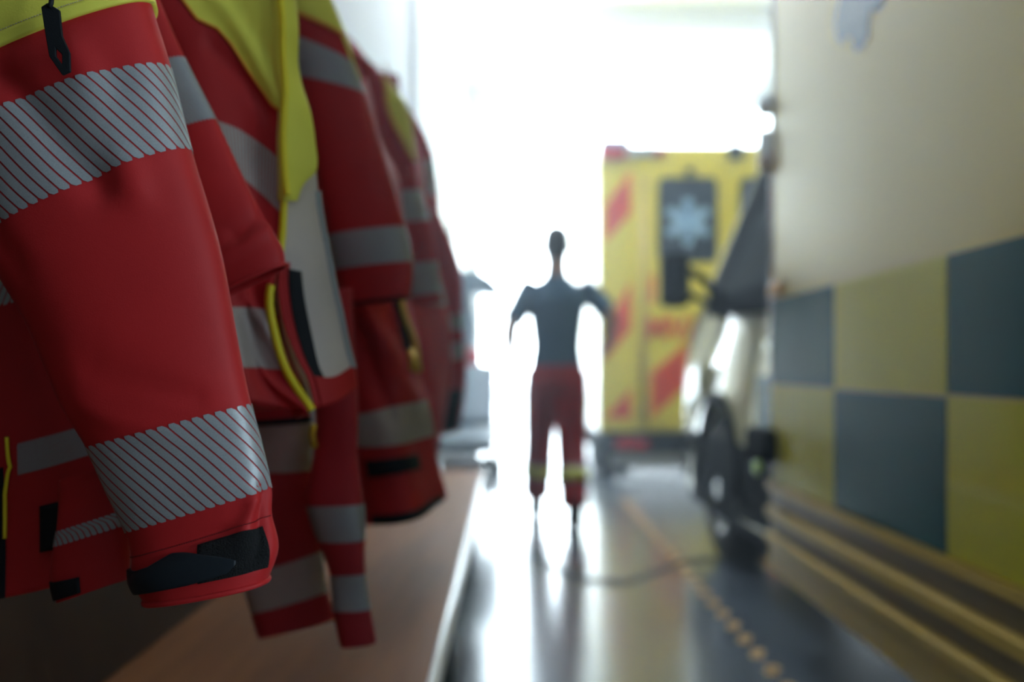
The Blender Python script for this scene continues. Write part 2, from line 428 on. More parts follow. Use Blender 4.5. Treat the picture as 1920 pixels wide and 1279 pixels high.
# ceiling strip lamps added to brighten the far part of the bay
for k, (x, y) in enumerate(((0.10, 6.2), (0.10, 8.8), (0.10, 11.8), (4.4, 6.2), (4.4, 10.0))):
    t = thing('added_fill_lamp', (x, y, CEI), ('added long white fill lamp under the ceiling above the aisle' if x < 1 else 'added long white fill lamp under the ceiling on the far side of the ambulances'), 'added fill lamp', 'added fill lamps under the bay ceiling')
    box('fill_lamp_housing', x-0.09, x+0.09, y-0.8, y+0.8, CEI-0.06, CEI, M['white'], t, bev=0.01)
    lm = mat('fill_lamp_tube', (1, 1, 1), 0.5, emit=((0.80, 0.91, 1.0), 46))
    box('fill_lamp_diffuser', x-0.07, x+0.07, y-0.76, y+0.76, CEI-0.085, CEI-0.06, lm, t, bev=0.01)

# dashed ochre line on the floor along the aisle
bm = bmesh.new()
y = 2.2
while y < 7.2:
    for (dx, dy) in ((0, 0), (0.018, 0.05)):
        pl = rrect(0.815+dx, y+dy, 0.021, 0.024, 0.012, 3)
        A = [bm.verts.new((p[0], p[1], 0.0005)) for p in pl]; B = [bm.verts.new((p[0], p[1], 0.0035)) for p in pl]
        bm.faces.new(B)
        for k in range(len(pl)): bm.faces.new((A[k], A[(k+1) % len(pl)], B[(k+1) % len(pl)], B[k]))
    y += 0.18
fl = from_bm('floor_marking', bm, M['linemark']); tag(fl, 'dashed ochre line painted on the grey floor along the aisle', 'floor marking')

# thin dark cable loop on the floor
cb = tube('floor_cable', [Vector((x, y, 0.008)) for x, y in ((0.10, 5.15), (0.22, 4.72), (0.36, 4.45), (0.52, 4.40), (0.68, 4.62), (0.84, 4.86), (1.02, 4.95), (1.12, 5.0))], 0.006, M['steel'], None, 8)
tag(cb, 'thin grey cable lying in a curve across the floor by the ambulance wheel', 'cable')

# ================================================================== BENCH + RAIL
wp = box('wall_panel', WXL, WXL+0.018, -1.3, 4.9, 0.45, 1.64, M['panel'], bev=0.003); tag(wp, 'brown wooden panel covering the wall between bench and coat rail', 'wall panel')
BT = 0.45; BXR = -0.112
bn = thing('bench', (-0.38, 2.3, 0), 'long brown wooden bench along the wall below the hanging jackets', 'bench')
box('bench_top', WXL+0.01, BXR-0.016, -1.2, 4.9, BT-0.03, BT, M['wood'], bn, bev=0.004)
tube('bench_edge', [Vector((BXR-0.016, -1.2, BT-0.017)), Vector((BXR-0.016, 4.9, BT-0.017))], (0.017, 0.017), M['white'], bn, 12)
box('bench_apron', BXR-0.07, BXR-0.05, -1.2, 4.85, BT-0.10, BT-0.03, M['steel'], bn)
for y in (-1.0, 0.9, 2.8, 4.7):
    bm = bmesh.new()
    b_box(bm, BXR-0.075, BXR-0.045, y-0.02, y+0.02, 0, BT-0.03); b_box(bm, WXL+0.02, WXL+0.05, y-0.02, y+0.02, 0, BT-0.03); b_box(bm, WXL+0.02, BXR-0.045, y-0.015, y+0.015, 0.06, 0.09)
    from_bm('leg', bm, M['steel'], bn)
box('shoe_shelf', WXL+0.04, BXR-0.09, -1.15, 4.82, 0.09, 0.105, M['steel'], bn)
rl = thing('coat_rail', (WXL, 2.4, 1.62), 'wooden coat rail with steel hooks on the wall behind the jackets', 'coat rail')
box('rail_board', WXL, WXL+0.022, -0.2, 4.6, 1.66, 1.76, M['wood'], rl, bev=0.004)
HOOKY = (0.95, 1.12, 1.35, 1.68, 2.3, 3.0)
for y in HOOKY:
    tube('hook', [Vector((WXL+0.02, y, 1.72)), Vector((WXL+0.07, y, 1.70)), Vector((WXL+0.11, y, 1.675)), Vector((WXL+0.135, y, 1.69)), Vector((WXL+0.14, y, 1.72))], 0.006, M['steel'], rl, 8)

# ================================================================== JACKET 1 (nearest, in focus)
j1 = thing('rescue_jacket', P(60, 400, 0.95), 'nearest red rescue jacket, in focus, broad sleeve with striped silver tape and black cuff tab', 'jacket', 'red and yellow rescue jackets on the coat rail')
rows = [(-190, 10, 258, -110), (-140, 120, 279, 4), (-92, 262, 317, 126), (-28, 462, 357, 283), (50, 604, 410, 470), (114, 752, 448, 655),
        (165, 838, 470, 757), (202, 920, 490, 838), (237, 998, 506, 916), (247, 1042, 507, 965), (250, 1086, 519, 1028, 0, 0.55), (274, 1128, 500, 1088, 0, 0.66)]
S1 = Surf(sleeve_ctrl(rows, 0.83, 0.42, 2.35), True, folds=[('noise', 0.0016, 4.0), ('crease', 0.04, 8.1, 0.10, 10.0, 0.035, -0.006), ('crease', 0.10, 8.2, 0.14, 9.6, 0.03, 0.005),
      ('crease', 0.20, 9.0, 0.42, 9.7, 0.03, -0.0025), ('crease', 0.16, 2.2, 0.20, 2.9, 0.03, -0.003), ('crease', 0.34, 3.0, 0.24, 5.2, 0.09, 0.003), ('crease', 0.285, 1.7, 0.215, 3.1, 0.020, -0.0055), ('crease', 0.20, 1.7, 0.17, 3.2, 0.028, 0.0045), ('crease', 0.42, 1.6, 0.36, 3.4, 0.03, -0.0025), ('crease', 0.30, 4.8, 0.18, 5.6, 0.03, -0.0018), ('crease', 0.36, 5.2, 0.24, 6.2, 0.03, 0.0018)], res=(16, 12), seed=3)
sl = S1.mesh('sleeve', M['red'], j1)
def yv(u): return 0.36*min(1, min(u, 1-u)/0.30)
S1.patch('shoulder_yoke', 0, lambda q: 1.02+yv(q), 0, 1, M['yellow'], j1, off=0.0012, nv=12, nu=120)
S1.patch('yoke_seam', lambda q: 0.86+yv(q), lambda q: 1.03+yv(q), 0, 1, M['yellow'], j1, off=0.0036, nv=5, nu=120)
bm = bmesh.new()
for k in range(150):      # stitching along the yoke seam
    u = 0.02+k*0.48/150; b_tube(bm, [S1.ev(u, 0.83+yv(u), 0.0016), S1.ev(u+0.0018, 0.83+yv(u), 0.0016)], 0.00035, 6)
from_bm('stitching', bm, M['lining'], j1)
S1.stripes('reflective_tape', 2.0, 3.0, 50, 0.048, M['tape'], j1, gap=0.17)
S1.stripes('reflective_tape', 6.0, 8.0, 36, 0.046, M['tape'], j1, gap=0.17)
# cuff seam, hook-and-loop patch, strap
bm = bmesh.new()
for k in range(110):
    u = 0.01+k*0.49/110; b_tube(bm, [S1.ev(u, 9.02, 0.0006), S1.ev(u+0.0024, 9.02, 0.0006)], 0.0004, 6)
from_bm('cuff_stitching', bm, M['thread'], j1)
S1.patch('loop_patch', lambda q: 9.25-0.05*q, 10.45, 0.055, 0.24, M['velcro'], j1, off=0.0016, nv=10, nu=20)
S1.patch('cuff_strap', lambda q: float(np.interp(q, [0, 0.34, 0.5, 1], [9.95, 9.22, 9.55, 9.55])), lambda q: float(np.interp(q, [0, 0.05, 0.25, 1], [10.05, 10.28, 10.42, 10.5])), 0.165, 0.53, M['strap'], j1, off=0.0036, nv=14, nu=60)
# rim of the cuff
S1.line('cuff_rim', [(k/48, 10.98) for k in range(49)], 0.0024, M['red'], j1, 0.0)
# zip pull hanging from the yoke
zz = 0.775
cord = tube('pull_cord', [P(99, -25, zz), P(96, 6, zz-0.001), P(92, 14, zz-0.002)], 0.0020, M['black'], j1, 8)
outer = [(78, 14), (90, 6), (113, 20), (118, 68), (132, 100), (133, 135), (118, 142), (93, 106), (85, 60)]
inner = [(106, 92), (117, 103), (117, 121), (106, 106)]
bm = bmesh.new()
ov = [bm.verts.new(P(x, y, zz)) for x, y in outer]; iv = [bm.verts.new(P(x, y, zz)) for x, y in inner]
# stitch ring between outline and slot
ring_o = [ov[7], ov[8], ov[3], ov[4], ov[5], ov[6]]
bm.faces.new([ov[8], ov[0], ov[1], ov[2], ov[3]])
bm.faces.new([ov[3], iv[0], ov[8]]); bm.faces.new([ov[3], ov[4], iv[1], iv[0]]); bm.faces.new([ov[4], ov[5], iv[2], iv[1]])
bm.faces.new([ov[5], ov[6], iv[2]]); bm.faces.new([ov[6], ov[7], iv[3], iv[2]]); bm.faces.new([ov[7], ov[8], iv[0], iv[3]])
zo = from_bm('zip_puller', bm, M['black'], j1)
md = zo.modifiers.new('s', 'SOLIDIFY'); md.thickness = 0.003; md.offset = 0
md = zo.modifiers.new('b', 'BEVEL'); md.width = 0.0008; md.segments = 2
# body of the jacket behind its sleeve
rows = [[(-420, -60), (-200, -80), (60, -60), (250, -60)], [(-400, 200), (-150, 190), (60, 170), (270, 160)],
        [(-380, 400), (-150, 420), (40, 425), (250, 400)], [(-380, 640), (-140, 650), (60, 590), (250, 540)],
        [(-380, 860), (-150, 870), (60, 825), (250, 770)], [(-380, 915), (-150, 925), (60, 885), (250, 828)],
        [(-380, 1020), (-150, 1030), (60, 1000), (240, 960)], [(-380, 1130), (-150, 1140), (60, 1110), (225, 1060)]]
B1 = Surf(body_ctrl(rows, 0.905), False, folds=[('noise', 0.003, 4.0)], seed=5)
B1.mesh('jacket_body', M['red'], j1, 0.012, -1)
B1.stripes('reflective_tape', 2.0, 2.82, 46, 0.04, M['tape'], j1, gap=0.18)
B1.stripes('reflective_tape', 4.0, 5.0, 44, 0.03, M['tape'], j1, gap=0.22, ua=0.63)
B1.patch('pocket_flap', 5.6, 6.35, 0.70, 0.99, M['black'], j1, off=0.004, nv=8, nu=20)
B1.line('zip_piping', [(0.60, 3.9), (0.61, 4.6), (0.59, 5.3), (0.585, 6.0)], 0.0018, M['piping'], j1, 0.002)
B1.patch('zip_tape', 4.5, 7, 0.55, 0.585, M['black'], j1, off=0.002, nv=16, nu=6)
rows = [(112, 900, 232, 860), (108, 985, 235, 945), (105, 1015, 238, 970), (100, 1060, 235, 1030), (104, 1092, 233, 1060), (112, 1128, 228, 1085)]
T1 = Surf(sleeve_ctrl(rows, 0.875, 0.4), True, folds=[('noise', 0.002, 8)], seed=8)
T1.mesh('far_sleeve', M['red'], j1)
T1.stripes('reflective_tape', 1.25, 2.25, 30, 0.012, M['tape'], j1, gap=0.22)
T1.patch('cuff_strap', 3.9, 4.85, 0.26, 0.54, M['black'], j1, off=0.002, nv=8, nu=20)

# ================================================================== JACKET 2
j2 = thing('rescue_jacket', P(480, 400, 1.08), 'second red jacket, hanging open with yellow front panel, bright yellow zip piping and beige lining', 'jacket', 'red and yellow rescue jackets on the coat rail')
rows = [(120, -90, 262, -110), (150, 10, 292, -30), (200, 150, 349, 106), (255, 278, 406, 225), (300, 400, 455, 330), (335, 480, 496, 408), (350, 545, 527, 462), (362, 578, 534, 497)]
S2 = Surf(sleeve_ctrl(rows, 0.965, 0.36, 2.4), True, folds=[('noise', 0.0018, 7), ('crease', 0.05, 5.3, 0.30, 5.7, 0.03, 0.004), ('crease', 0.02, 4.9, 0.2, 5.2, 0.03, -0.004)], seed=11)
S2.mesh('sleeve', M['red'], j2)
S2.stripes('reflective_tape', 2.0, 3.0, 52, 0.03, M['tape'], j2, gap=0.12)
S2.line('cuff_rim', [(k/40, 6.97) for k in range(41)], 0.002, M['red'], j2)
Yb = 1.08
rows = [[(180, -80), (300, -70, -0.02), (420, -65), (519, -60)], [(210, 40), (330, 42, -0.02), (440, 38), (528, 36)], [(240, 130), (350, 130, -0.02), (450, 130), (531, 128)],
        [(260, 215), (370, 218, -0.02), (460, 218), (533, 216)], [(290, 300), (400, 300, -0.02), (470, 300), (532, 302)], [(310, 400), (420, 400, -0.02), (480, 402), (531, 405)],
        [(330, 470), (430, 470, -0.02), (480, 478), (524, 482)], [(350, 540), (420, 545, -0.02), (465, 548), (507, 552)], [(370, 610), (430, 610, -0.02), (470, 612), (514, 616)],
        [(385, 690), (445, 690, -0.02), (490, 692), (537, 694)], [(395, 745), (455, 750, -0.02), (520, 762), (585, 770)]]
B2 = Surf(body_ctrl(rows, Yb), False, folds=[('noise', 0.003, 7), ('crease', 0.55, 0.5, 0.95, 2.6, 0.035, 0.006), ('crease', 0.5, 1.5, 0.85, 2.9, 0.03, -0.005), ('crease', 0.62, 9.1, 0.95, 9.9, 0.03, 0.006), ('crease', 0.55, 7.0, 0.9, 8.0, 0.04, 0.006)], seed=12)
B2.mesh('jacket_front', M['red'], j2, 0.03, -1)
# yellow chest panel: boundary runs diagonally down to the zip
def yb(u):   # v of lower boundary at u
    return float(np.interp(u, [0, 0.36, 0.45, 0.55, 0.62, 0.72, 0.80, 0.90, 1.0], [0.0, 0.35, 0.95, 1.15, 1.45, 2.0, 2.35, 2.75, 3.0]))
B2.patch('front_panel', 0.0, lambda q: yb(q), 0, 1, M['yellow'], j2, off=0.002, nv=30, nu=60)
B2.line('panel_seam', [(q/40, max(0.02, yb(q/40))) for q in range(8, 41)], 0.0016, M['piping_o'], j2, 0.0014)
B2.line('zip_piping', [(1.0, v/4) for v in range(0, 25)], 0.0042, M['piping'], j2)
B2.line('zip_piping', [(1.0, v/4) for v in range(27, 41)], 0.0046, M['piping'], j2)
B2.stripes('reflective_tape', lambda u: float(np.interp(u, [0.3, 0.6, 1.0], [2.9, 3.3, 4.05])), lambda u: float(np.interp(u, [0.3, 0.6, 1.0], [4.0, 4.4, 5.0])), 44, 0.006, M['tape_warm'], j2, gap=0.22)
B2.stripes('reflective_tape', 7.45, 9.0, 44, 0.016, M['tape_warm'], j2, gap=0.22)
# inner edge: black zip tape and the beige lining turned outward, yellow facing above
rows = [[(528, 200), (545, 150, 0.02), (556, 100, 0.05)], [(532, 300), (548, 285, 0.02), (572, 220, 0.05)], [(532, 400), (560, 390, 0.02), (590, 300, 0.05)],
        [(526, 480), (574, 470, 0.02), (600, 400, 0.05)], [(520, 530), (590, 560, 0.02), (622, 520, 0.05)], [(530, 600), (606, 630, 0.02), (640, 590, 0.05)],
        [(555, 670), (615, 690, 0.02), (654, 655, 0.05)], [(575, 712), (622, 712, 0.02), (663, 690, 0.05)], [(588, 768), (632, 752, 0.02), (668, 725, 0.05)]]
L2 = Surf(body_ctrl(rows, Yb+0.005), False, folds=[('noise', 0.002, 8)], seed=13)
L2.mesh('inner_facing', M['lining'], j2, 0.02, -1)
L2.patch('zip_flap', 3.2, 8.0, 0.0, 0.16, M['red'], j2, off=0.0012, nv=24, nu=6)
L2.patch('zip_tape', 3.4, 7.9, 0.14, lambda t: 0.33, M['black'], j2, off=0.002, nv=24, nu=8)
L2.patch('hem', 6.85, 8.0, 0.12, 1.0, M['red'], j2, off=0.0022, nv=10, nu=16)
L2.line('lining_edge', [(0.99, 2.6+k*0.4) for k in range(12)], 0.004, M['tape'], j2)
rows = [[(522, -70), (545, -70, 0.02), (552, -60, 0.03)], [(530, 60), (548, 60, 0.02), (556, 70, 0.03)], [(532, 140), (556, 140, 0.02), (568, 150, 0.03)], [(532, 210), (570, 205, 0.02), (584, 215, 0.03)],
        [(532, 270), (572, 265, 0.02), (592, 265, 0.03)], [(535, 320), (572, 315, 0.02), (594, 318, 0.03)], [(540, 372), (562, 376, 0.02), (570, 350, 0.03)]]
F2 = Surf(body_ctrl(rows, Yb-0.01), False, folds=[('noise', 0.002, 9)], seed=14)
F2.mesh('collar_facing', M['yellow'], j2, 0.012, -1)
F2.line('facing_piping', [(0.0, 0.1+k*0.2) for k in range(30)], 0.004, M['piping'], j2, 0.001)

# ================================================================== TROUSERS below jacket 2
tr_ = thing('rescue_trousers', P(600, 1000, 1.3), 'red rescue trousers with silver-banded legs, hanging between the second and third jackets', 'trousers')
rows = [(440, 700, 580, 690), (455, 790, 582, 780), (460, 880, 584, 880), (450, 960, 592, 915), (455, 1080, 604, 1030), (470, 1150, 612, 1110), (484, 1196, 626, 1160)]
S5 = Surf(sleeve_ctrl(rows, 1.33, 0.4), True, folds=[('noise', 0.004, 8)], seed=21)
S5.mesh('trouser_leg', M['red2'], tr_)
S5.stripes('reflective_tape', 1.1, 2.05, 80, 0.02, M['tape_warm'], tr_, gap=0.14)
S5.stripes('reflective_tape', 4.0, 5.0, 80, 0.02, M['tape_warm'], tr_, gap=0.14)
S5.patch('side_trim', 1.0, 1.12, 0.02, 0.48, M['black'], tr_, off=0.002, nv=3, nu=30)
rows = [(592, 720, 668, 715), (590, 800, 672, 795), (584, 880, 676, 876), (578, 946, 679, 944), (596, 1015, 683, 1012), (612, 1078, 690, 1074), (622, 1145, 698, 1142), (640, 1212, 704, 1204)]
S6 = Surf(sleeve_ctrl(rows, 1.27, 0.6), True, folds=[('noise', 0.002, 8)], seed=22)
S6.mesh('trouser_leg', M['red2'], tr_)
S6.stripes('reflective_tape', 3.0, 4.0, 44, 0.008, M['tape'], tr_, gap=0.14)
S6.stripes('reflective_tape', 5.0, 6.0, 44, 0.008, M['tape'], tr_, gap=0.14)
rows = [(470, 560, 660, 540), (465, 640, 664, 630), (450, 720, 668, 715)]
S7 = Surf(sleeve_ctrl(rows, 1.33, 0.3), True, seed=23)
S7.mesh('trouser_seat', M['red2'], tr_)
gz = tube('zip_puller', [P(588, 795, 1.2), P(585, 815, 1.2), P(590, 840, 1.2)], 0.004, M['gold'], tr_, 8)

# ================================================================== JACKET 3
j3 = thing('rescue_jacket', P(690, 500, 1.6), 'third red jacket, yellow shoulder, pale tape at the elbow and a dark-edged cuff', 'jacket', 'red and yellow rescue jackets on the coat rail')
rows = [(470, -110, 600, -70), (515, 5, 648, 60), (538, 65, 662, 118), (560, 148, 683, 178), (580, 250, 712, 270), (600, 350, 740, 350), (618, 442, 762, 424), (632, 508, 774, 492), (645, 560, 770, 545), (652, 574, 765, 560)]
S3 = Surf(sleeve_ctrl(rows, 1.5, 0.5), True, folds=[('noise', 0.003, 5)], seed=31)
S3.mesh('sleeve', M['red'], j3)
S3.patch('shoulder_yoke', 0, 1.15, 0, 1, M['yellow'], j3, off=0.002, nv=10, nu=60)
S3.patch('yoke_point', 1.0, 2.55, lambda t: -0.08, lambda t: 0.10*(1-t)+0.0, M['yellow'], j3, off=0.0026, nv=16, nu=16)
S3.line('yoke_seam', [(k/40, 1.16) for k in range(41)], 0.0028, M['piping_o'], j3, 0.001)
S3.stripes('reflective_tape', 2.0, 3.0, 80, 0.01, M['tape'], j3, gap=0.14)
S3.stripes('reflective_tape', 6.0, 7.0, 70, 0.02, M['tape'], j3, gap=0.14)
S3.patch('cuff_strap', 8.55, 8.98, 0, 1, M['black'], j3, off=0.002, nv=4, nu=50)
rows = [[(560, 60, .05), (620, 60), (670, 120), (688, 150, .1)], [(570, 300, .05), (630, 300), (700, 300), (735, 300, .1)], [(580, 450, .05), (640, 450), (710, 450), (770, 450, .1)],
        [(590, 560, .05), (650, 560), (715, 562), (772, 565, .1)], [(610, 650, .05), (670, 650), (730, 655), (785, 660, .1)], [(630, 770, .05), (680, 775), (745, 760), (800, 750, .1)],
        [(640, 830, .05), (690, 835), (755, 830), (806, 815, .1)], [(645, 880, .05), (695, 890), (765, 880), (815, 870, .1)], [(650, 985, .05), (705, 985), (770, 975), (830, 935, .1)]]
B3 = Surf(body_ctrl(rows, 1.62), False, folds=[('noise', 0.008, 5), ('crease', 0.5, 3.3, 0.85, 4.9, 0.05, 0.012), ('crease', 0.3, 3.6, 0.6, 5.0, 0.05, -0.012)], seed=32)
B3.mesh('jacket_body', M['red'], j3, 0.06, -1)
B3.stripes('reflective_tape', 5.0, 6.05, 80, 0.02, M['tape_warm'], j3, gap=0.12)
B3.patch('pocket_flap', 6.55, 7.05, 0.32, 0.82, M['black'], j3, off=0.004, nv=5, nu=20)
B3.patch('hem_trim', 7.82, 8.0, 0.3, 0.95, M['black'], j3, off=0.004, nv=3, nu=20)
B3.line('zip_piping', [(0.86, 3.0), (0.87, 3.5), (0.90, 4.0), (0.92, 4.4)], 0.006, M['gold'], j3, 0.004)
B3.patch('zip_tape', 3.0, 4.0, 0.80, 0.86, M['black'], j3, off=0.003, nv=10, nu=4)
tube('zip_puller', [P(770, 655, 1.58), P(776, 680, 1.57), P(774, 696, 1.57)], [0.004, 0.008, 0.006], M['gold'], j3, 8)
# ================================================================== JACKET 4
j4 = thing('rescue_jacket', P(760, 500, 2.2), 'fourth red jacket, narrow yellow shoulder patch, half hidden behind the third', 'jacket', 'red and yellow rescue jackets on the coat rail')
rows = [(640, 60, 676, 92), (650, 120, 722, 140), (668, 200, 765, 200), (690, 290, 780, 290), (710, 366, 792, 356), (722, 425, 806, 415), (735, 500, 820, 490), (750, 575, 835, 565)]
S4 = Surf(sleeve_ctrl(rows, 2.15, 0.6), True, folds=[('noise', 0.005, 4)], seed=41)
S4.mesh('sleeve', M['red'], j4)
S4.patch('shoulder_yoke', 1.1, 3.15, lambda t: -0.02, lambda t: 0.10+0.12*math.sin(PI*t), M['yellow'], j4, off=0.004, nv=18, nu=12)
S4.line('yoke_seam', [(0.10+0.12*math.sin(PI*t/20), 1.1+2.05*t/20) for t in range(21)], 0.004, M['piping_o'], j4, 0.003)
S4.stripes('reflective_tape', 4.0, 5.0, 60, 0.01, M['tape'], j4, gap=0.12)
S4.stripes('reflective_tape', 6.0, 6.8, 50, 0.01, M['tape'], j4, gap=0.12)
rows = [[(650, 110), (690, 120), (720, 150, .15)], [(680, 300), (740, 300), (790, 310, .15)], [(700, 500), (770, 500), (822, 500, .15)], [(720, 620), (790, 620), (838, 640, .15)], [(740, 720), (795, 725), (842, 740, .15)], [(745, 860), (800, 860), (835, 850, .15)]]
B4 = Surf(body_ctrl(rows, 2.3), False, folds=[('noise', 0.012, 4)], seed=42)
B4.mesh('jacket_body', M['red'], j4, 0.08, -1)
B4.stripes('reflective_tape', 2.1, 2.5, 80, 0.01, M['tape'], j4, gap=0.12)
# ================================================================== JACKET 5
j5 = thing('rescue_jacket', P(820, 500, 2.9), 'farthest red jacket on the rail, pinkish in the backlight with a dark cuff', 'jacket', 'red and yellow rescue jackets on the coat rail')
rows = [(715, 120, 745, 170), (735, 200, 783, 230), (752, 280, 808, 300), (765, 360, 818, 380), (780, 440, 845, 450), (792, 520, 866, 520), (800, 596, 872, 588), (806, 628, 873, 618), (812, 645, 873, 640), (816, 680, 874, 672), (800, 740, 872, 735), (800, 820, 868, 808)]
S8 = Surf(sleeve_ctrl(rows, 2.8, 0.6), True, folds=[('noise', 0.007, 3.5)], seed=51)
S8.mesh('sleeve', M['red'], j5)
S8.stripes('reflective_tape', 2.1, 2.9, 50, 0.01, M['tape'], j5, gap=0.12)
S8.stripes('reflective_tape', 6.0, 7.0, 50, 0.01, M['tape'], j5, gap=0.12)
S8.stripes('reflective_tape', 8.0, 9.0, 50, 0.01, M['tape'], j5, gap=0.12)
S8.patch('cuff_strap', 9.9, 10.95, 0.1, 0.62, M['black'], j5, off=0.004, nv=8, nu=20)
rows = [[(700, 130), (730, 150), (745, 170, .2)], [(740, 300), (790, 300), (800, 300, .2)], [(760, 500), (820, 500), (845, 500, .2)], [(770, 660), (820, 660), (850, 660, .2)], [(780, 800), (830, 805), (855, 800, .2)]]
B5 = Surf(body_ctrl(rows, 2.95), False, folds=[('noise', 0.012, 4)], seed=52)
B5.mesh('jacket_body', M['red'], j5, 0.08, -1)

def loop(parent, a, hy):
    tube('hanging_loop', [Vector(a), Vector(a).lerp(Vector((WXL+0.137, hy, 1.70)), 0.5)+Vector((0, 0, 0.01)), Vector((WXL+0.137, hy, 1.70)), Vector((WXL+0.12, hy, 1.675))], 0.004, M['black'], parent, 8)
loop(j1, B1.ev(0.15, 0.05), 0.95); loop(j2, B2.ev(0.02, 0.05), 1.12); loop(j3, B3.ev(0.2, 0.02), 1.68)
loop(j4, B4.ev(0.3, 0.02), 2.3); loop(j5, B5.ev(0.2, 0.02), 3.0)
for q in (0.45, 0.55): tube('braces', [S7.ev(q, 0.05), Vector((WXL+0.2, 1.40, 1.45)), Vector((WXL+0.137, 1.35, 1.70)), Vector((WXL+0.12, 1.35, 1.675))], 0.006, M['red2'], tr_, 8)
# ================================================================== WHEELED STRETCHER past the bench
st = thing('ambulance_stretcher', (-0.27, 6.4, 0), 'wheeled ambulance stretcher with grey-blue pad and chrome end knobs beyond the bench', 'stretcher')
x0, x1, y0, y1 = -0.46, -0.06, 5.45, 7.35
for x in (x0, x1): tube('side_rail', [Vector((x, y0, 0.44)), Vector((x, y1, 0.44))], 0.02, M['alu'], st, 12)
for y in (y0, 6.4, y1): tube('cross_bar', [Vector((x0, y, 0.44)), Vector((x1, y, 0.44))], 0.018, M['alu'], st, 12)
box('mattress', x0+0.03, x1-0.03, y0+0.15, y1, 0.47, 0.55, M['pad'], st, bev=0.025, seg=3)
bk = prism('backrest', [(6.75, 0.55), (7.20, 0.92), (7.16, 0.98), (6.70, 0.61)], 'X', x0+0.04, x1-0.04, M['pad'], st, bev=0.02)
for k in range(5):
    x = -0.42+k*0.078; lathe('end_knob', (x, y0-0.01, 0.47), [(-0.026, 0.0), (-0.022, 0.010), (-0.01, 0.021), (0, 0.023), (0.01, 0.021), (0.022, 0.010), (0.026, 0.0)], M['chrome'], st, 20, 'Z')
for sx in (x0, x1):
    tube('leg', [Vector((sx, 5.6, 0.44)), Vector((sx, 6.3, 0.10))], 0.014, M['alu'], st, 10)
    tube('leg', [Vector((sx, 6.5, 0.44)), Vector((sx, 7.2, 0.10))], 0.014, M['alu'], st, 10)
    for yy in (6.3, 7.2):
        wl = lathe('caster', (sx, yy, 0.076), [(-0.016, 0.0), (-0.016, 0.055), (-0.012, 0.075), (0.012, 0.075), (0.016, 0.055), (0.016, 0.0)], M['rubber'], st, 24, 'X')
box('storage_box', x0+0.05, x1-0.02, 5.9, 6.35, 0.20, 0.36, M['pad'], st, bev=0.02)

# ================================================================== EQUIPMENT CART by the wall
ec = thing('equipment_cart', (-0.30, 7.85, 0), 'tall grey-blue equipment cart with sloping hood and red bag, beyond the stretcher', 'cart')
box('cart_base', -0.52, -0.10, 7.62, 8.05, 0.08, 0.14, M['steel'], ec, bev=0.02)
for (x, y) in ((-0.48, 7.66), (-0.14, 7.66), (-0.48, 8.01), (-0.14, 8.01)): lathe('caster', (x, y, 0.042), [(-0.012, 0.0), (-0.012, 0.034), (-0.008, 0.042), (0.008, 0.042), (0.012, 0.034), (0.012, 0.0)], M['rubber'], ec, 20, 'X')
box('column', -0.46, -0.28, 7.74, 7.92, 0.14, 1.50, M['pad'], ec, bev=0.02)
prism('hood', [(-0.50, 1.56), (-0.50, 1.70), (-0.26, 1.70), (-0.14, 1.64), (-0.05, 1.54), (-0.07, 1.51), (-0.26, 1.53), (-0.38, 1.50)], 'Y', 7.60, 8.02, M['pad'], ec, bev=0.02)
box('monitor', -0.40, -0.25, 7.62, 7.72, 1.13, 1.40, M['pad'], ec, bev=0.015)
box('red_bag', -0.40, -0.22, 7.56, 7.74, 0.82, 1.10, M['redlamp'], ec, bev=0.04, seg=4)
box('drawer', -0.42, -0.12, 7.66, 7.96, 0.46, 0.62, M['alu'], ec, bev=0.015)
tube('push_handle', [Vector((-0.30, 7.62, 0.74)), Vector((-0.12, 7.60, 0.74)), Vector((-0.08, 7.64, 0.74)), Vector((-0.08, 7.90, 0.74))], 0.013, M['chrome'], ec, 12)
# ================================================================== AMBULANCES
def star_of_life(name, cu, cz, R, ax, a0, parent, m, m2):
    """six-armed star with a snake-and-staff, facing an axis; ax 'X' = on a side wall (u is Y), 'Y' = on a rear wall (u is X)"""
    bm = bmesh.new(); hw = R*0.20
    def V(u, z, d): return bm.verts.new((a0+d, u, z) if ax == 'X' else (u, a0+d, z))
    sg = -1
    for k in range(3):
        a = math.radians(60*k); c, s = math.cos(a), math.sin(a); q = []
        for (lx, lz) in ((-hw, -R), (hw, -R), (hw, R), (-hw, R)):
            q.append((cu+lx*c-lz*s, cz+lx*s+lz*c))
        A = [V(u, z, 0) for u, z in q]; B = [V(u, z, sg*(0.002+0.0004*k)) for u, z in q]
        bm.faces.new(A); bm.faces.new(B[::-1])
        for i in range(4): bm.faces.new((A[i], A[(i+1) % 4], B[(i+1) % 4], B[i]))
    o = from_bm(name, bm, m, parent)
    bm = bmesh.new(); pts = []
    def W(u, z): return Vector((a0-0.004, u, z)) if ax == 'X' else Vector((u, a0-0.004, z))
    b_tube(bm, [W(cu, cz-R*0.8), W(cu, cz+R*0.8)], R*0.045, 8)
    for k in range(41):
        t = k/40; am = R*0.14*(0.5+0.8*t); pts.append(W(cu+am*math.sin(t*4.5*PI), cz-R*0.6+1.25*R*t))
    b_tube(bm, pts, R*0.035, 8)
    from_bm('snake_and_staff', bm, m2, o, smooth=True)
    return o
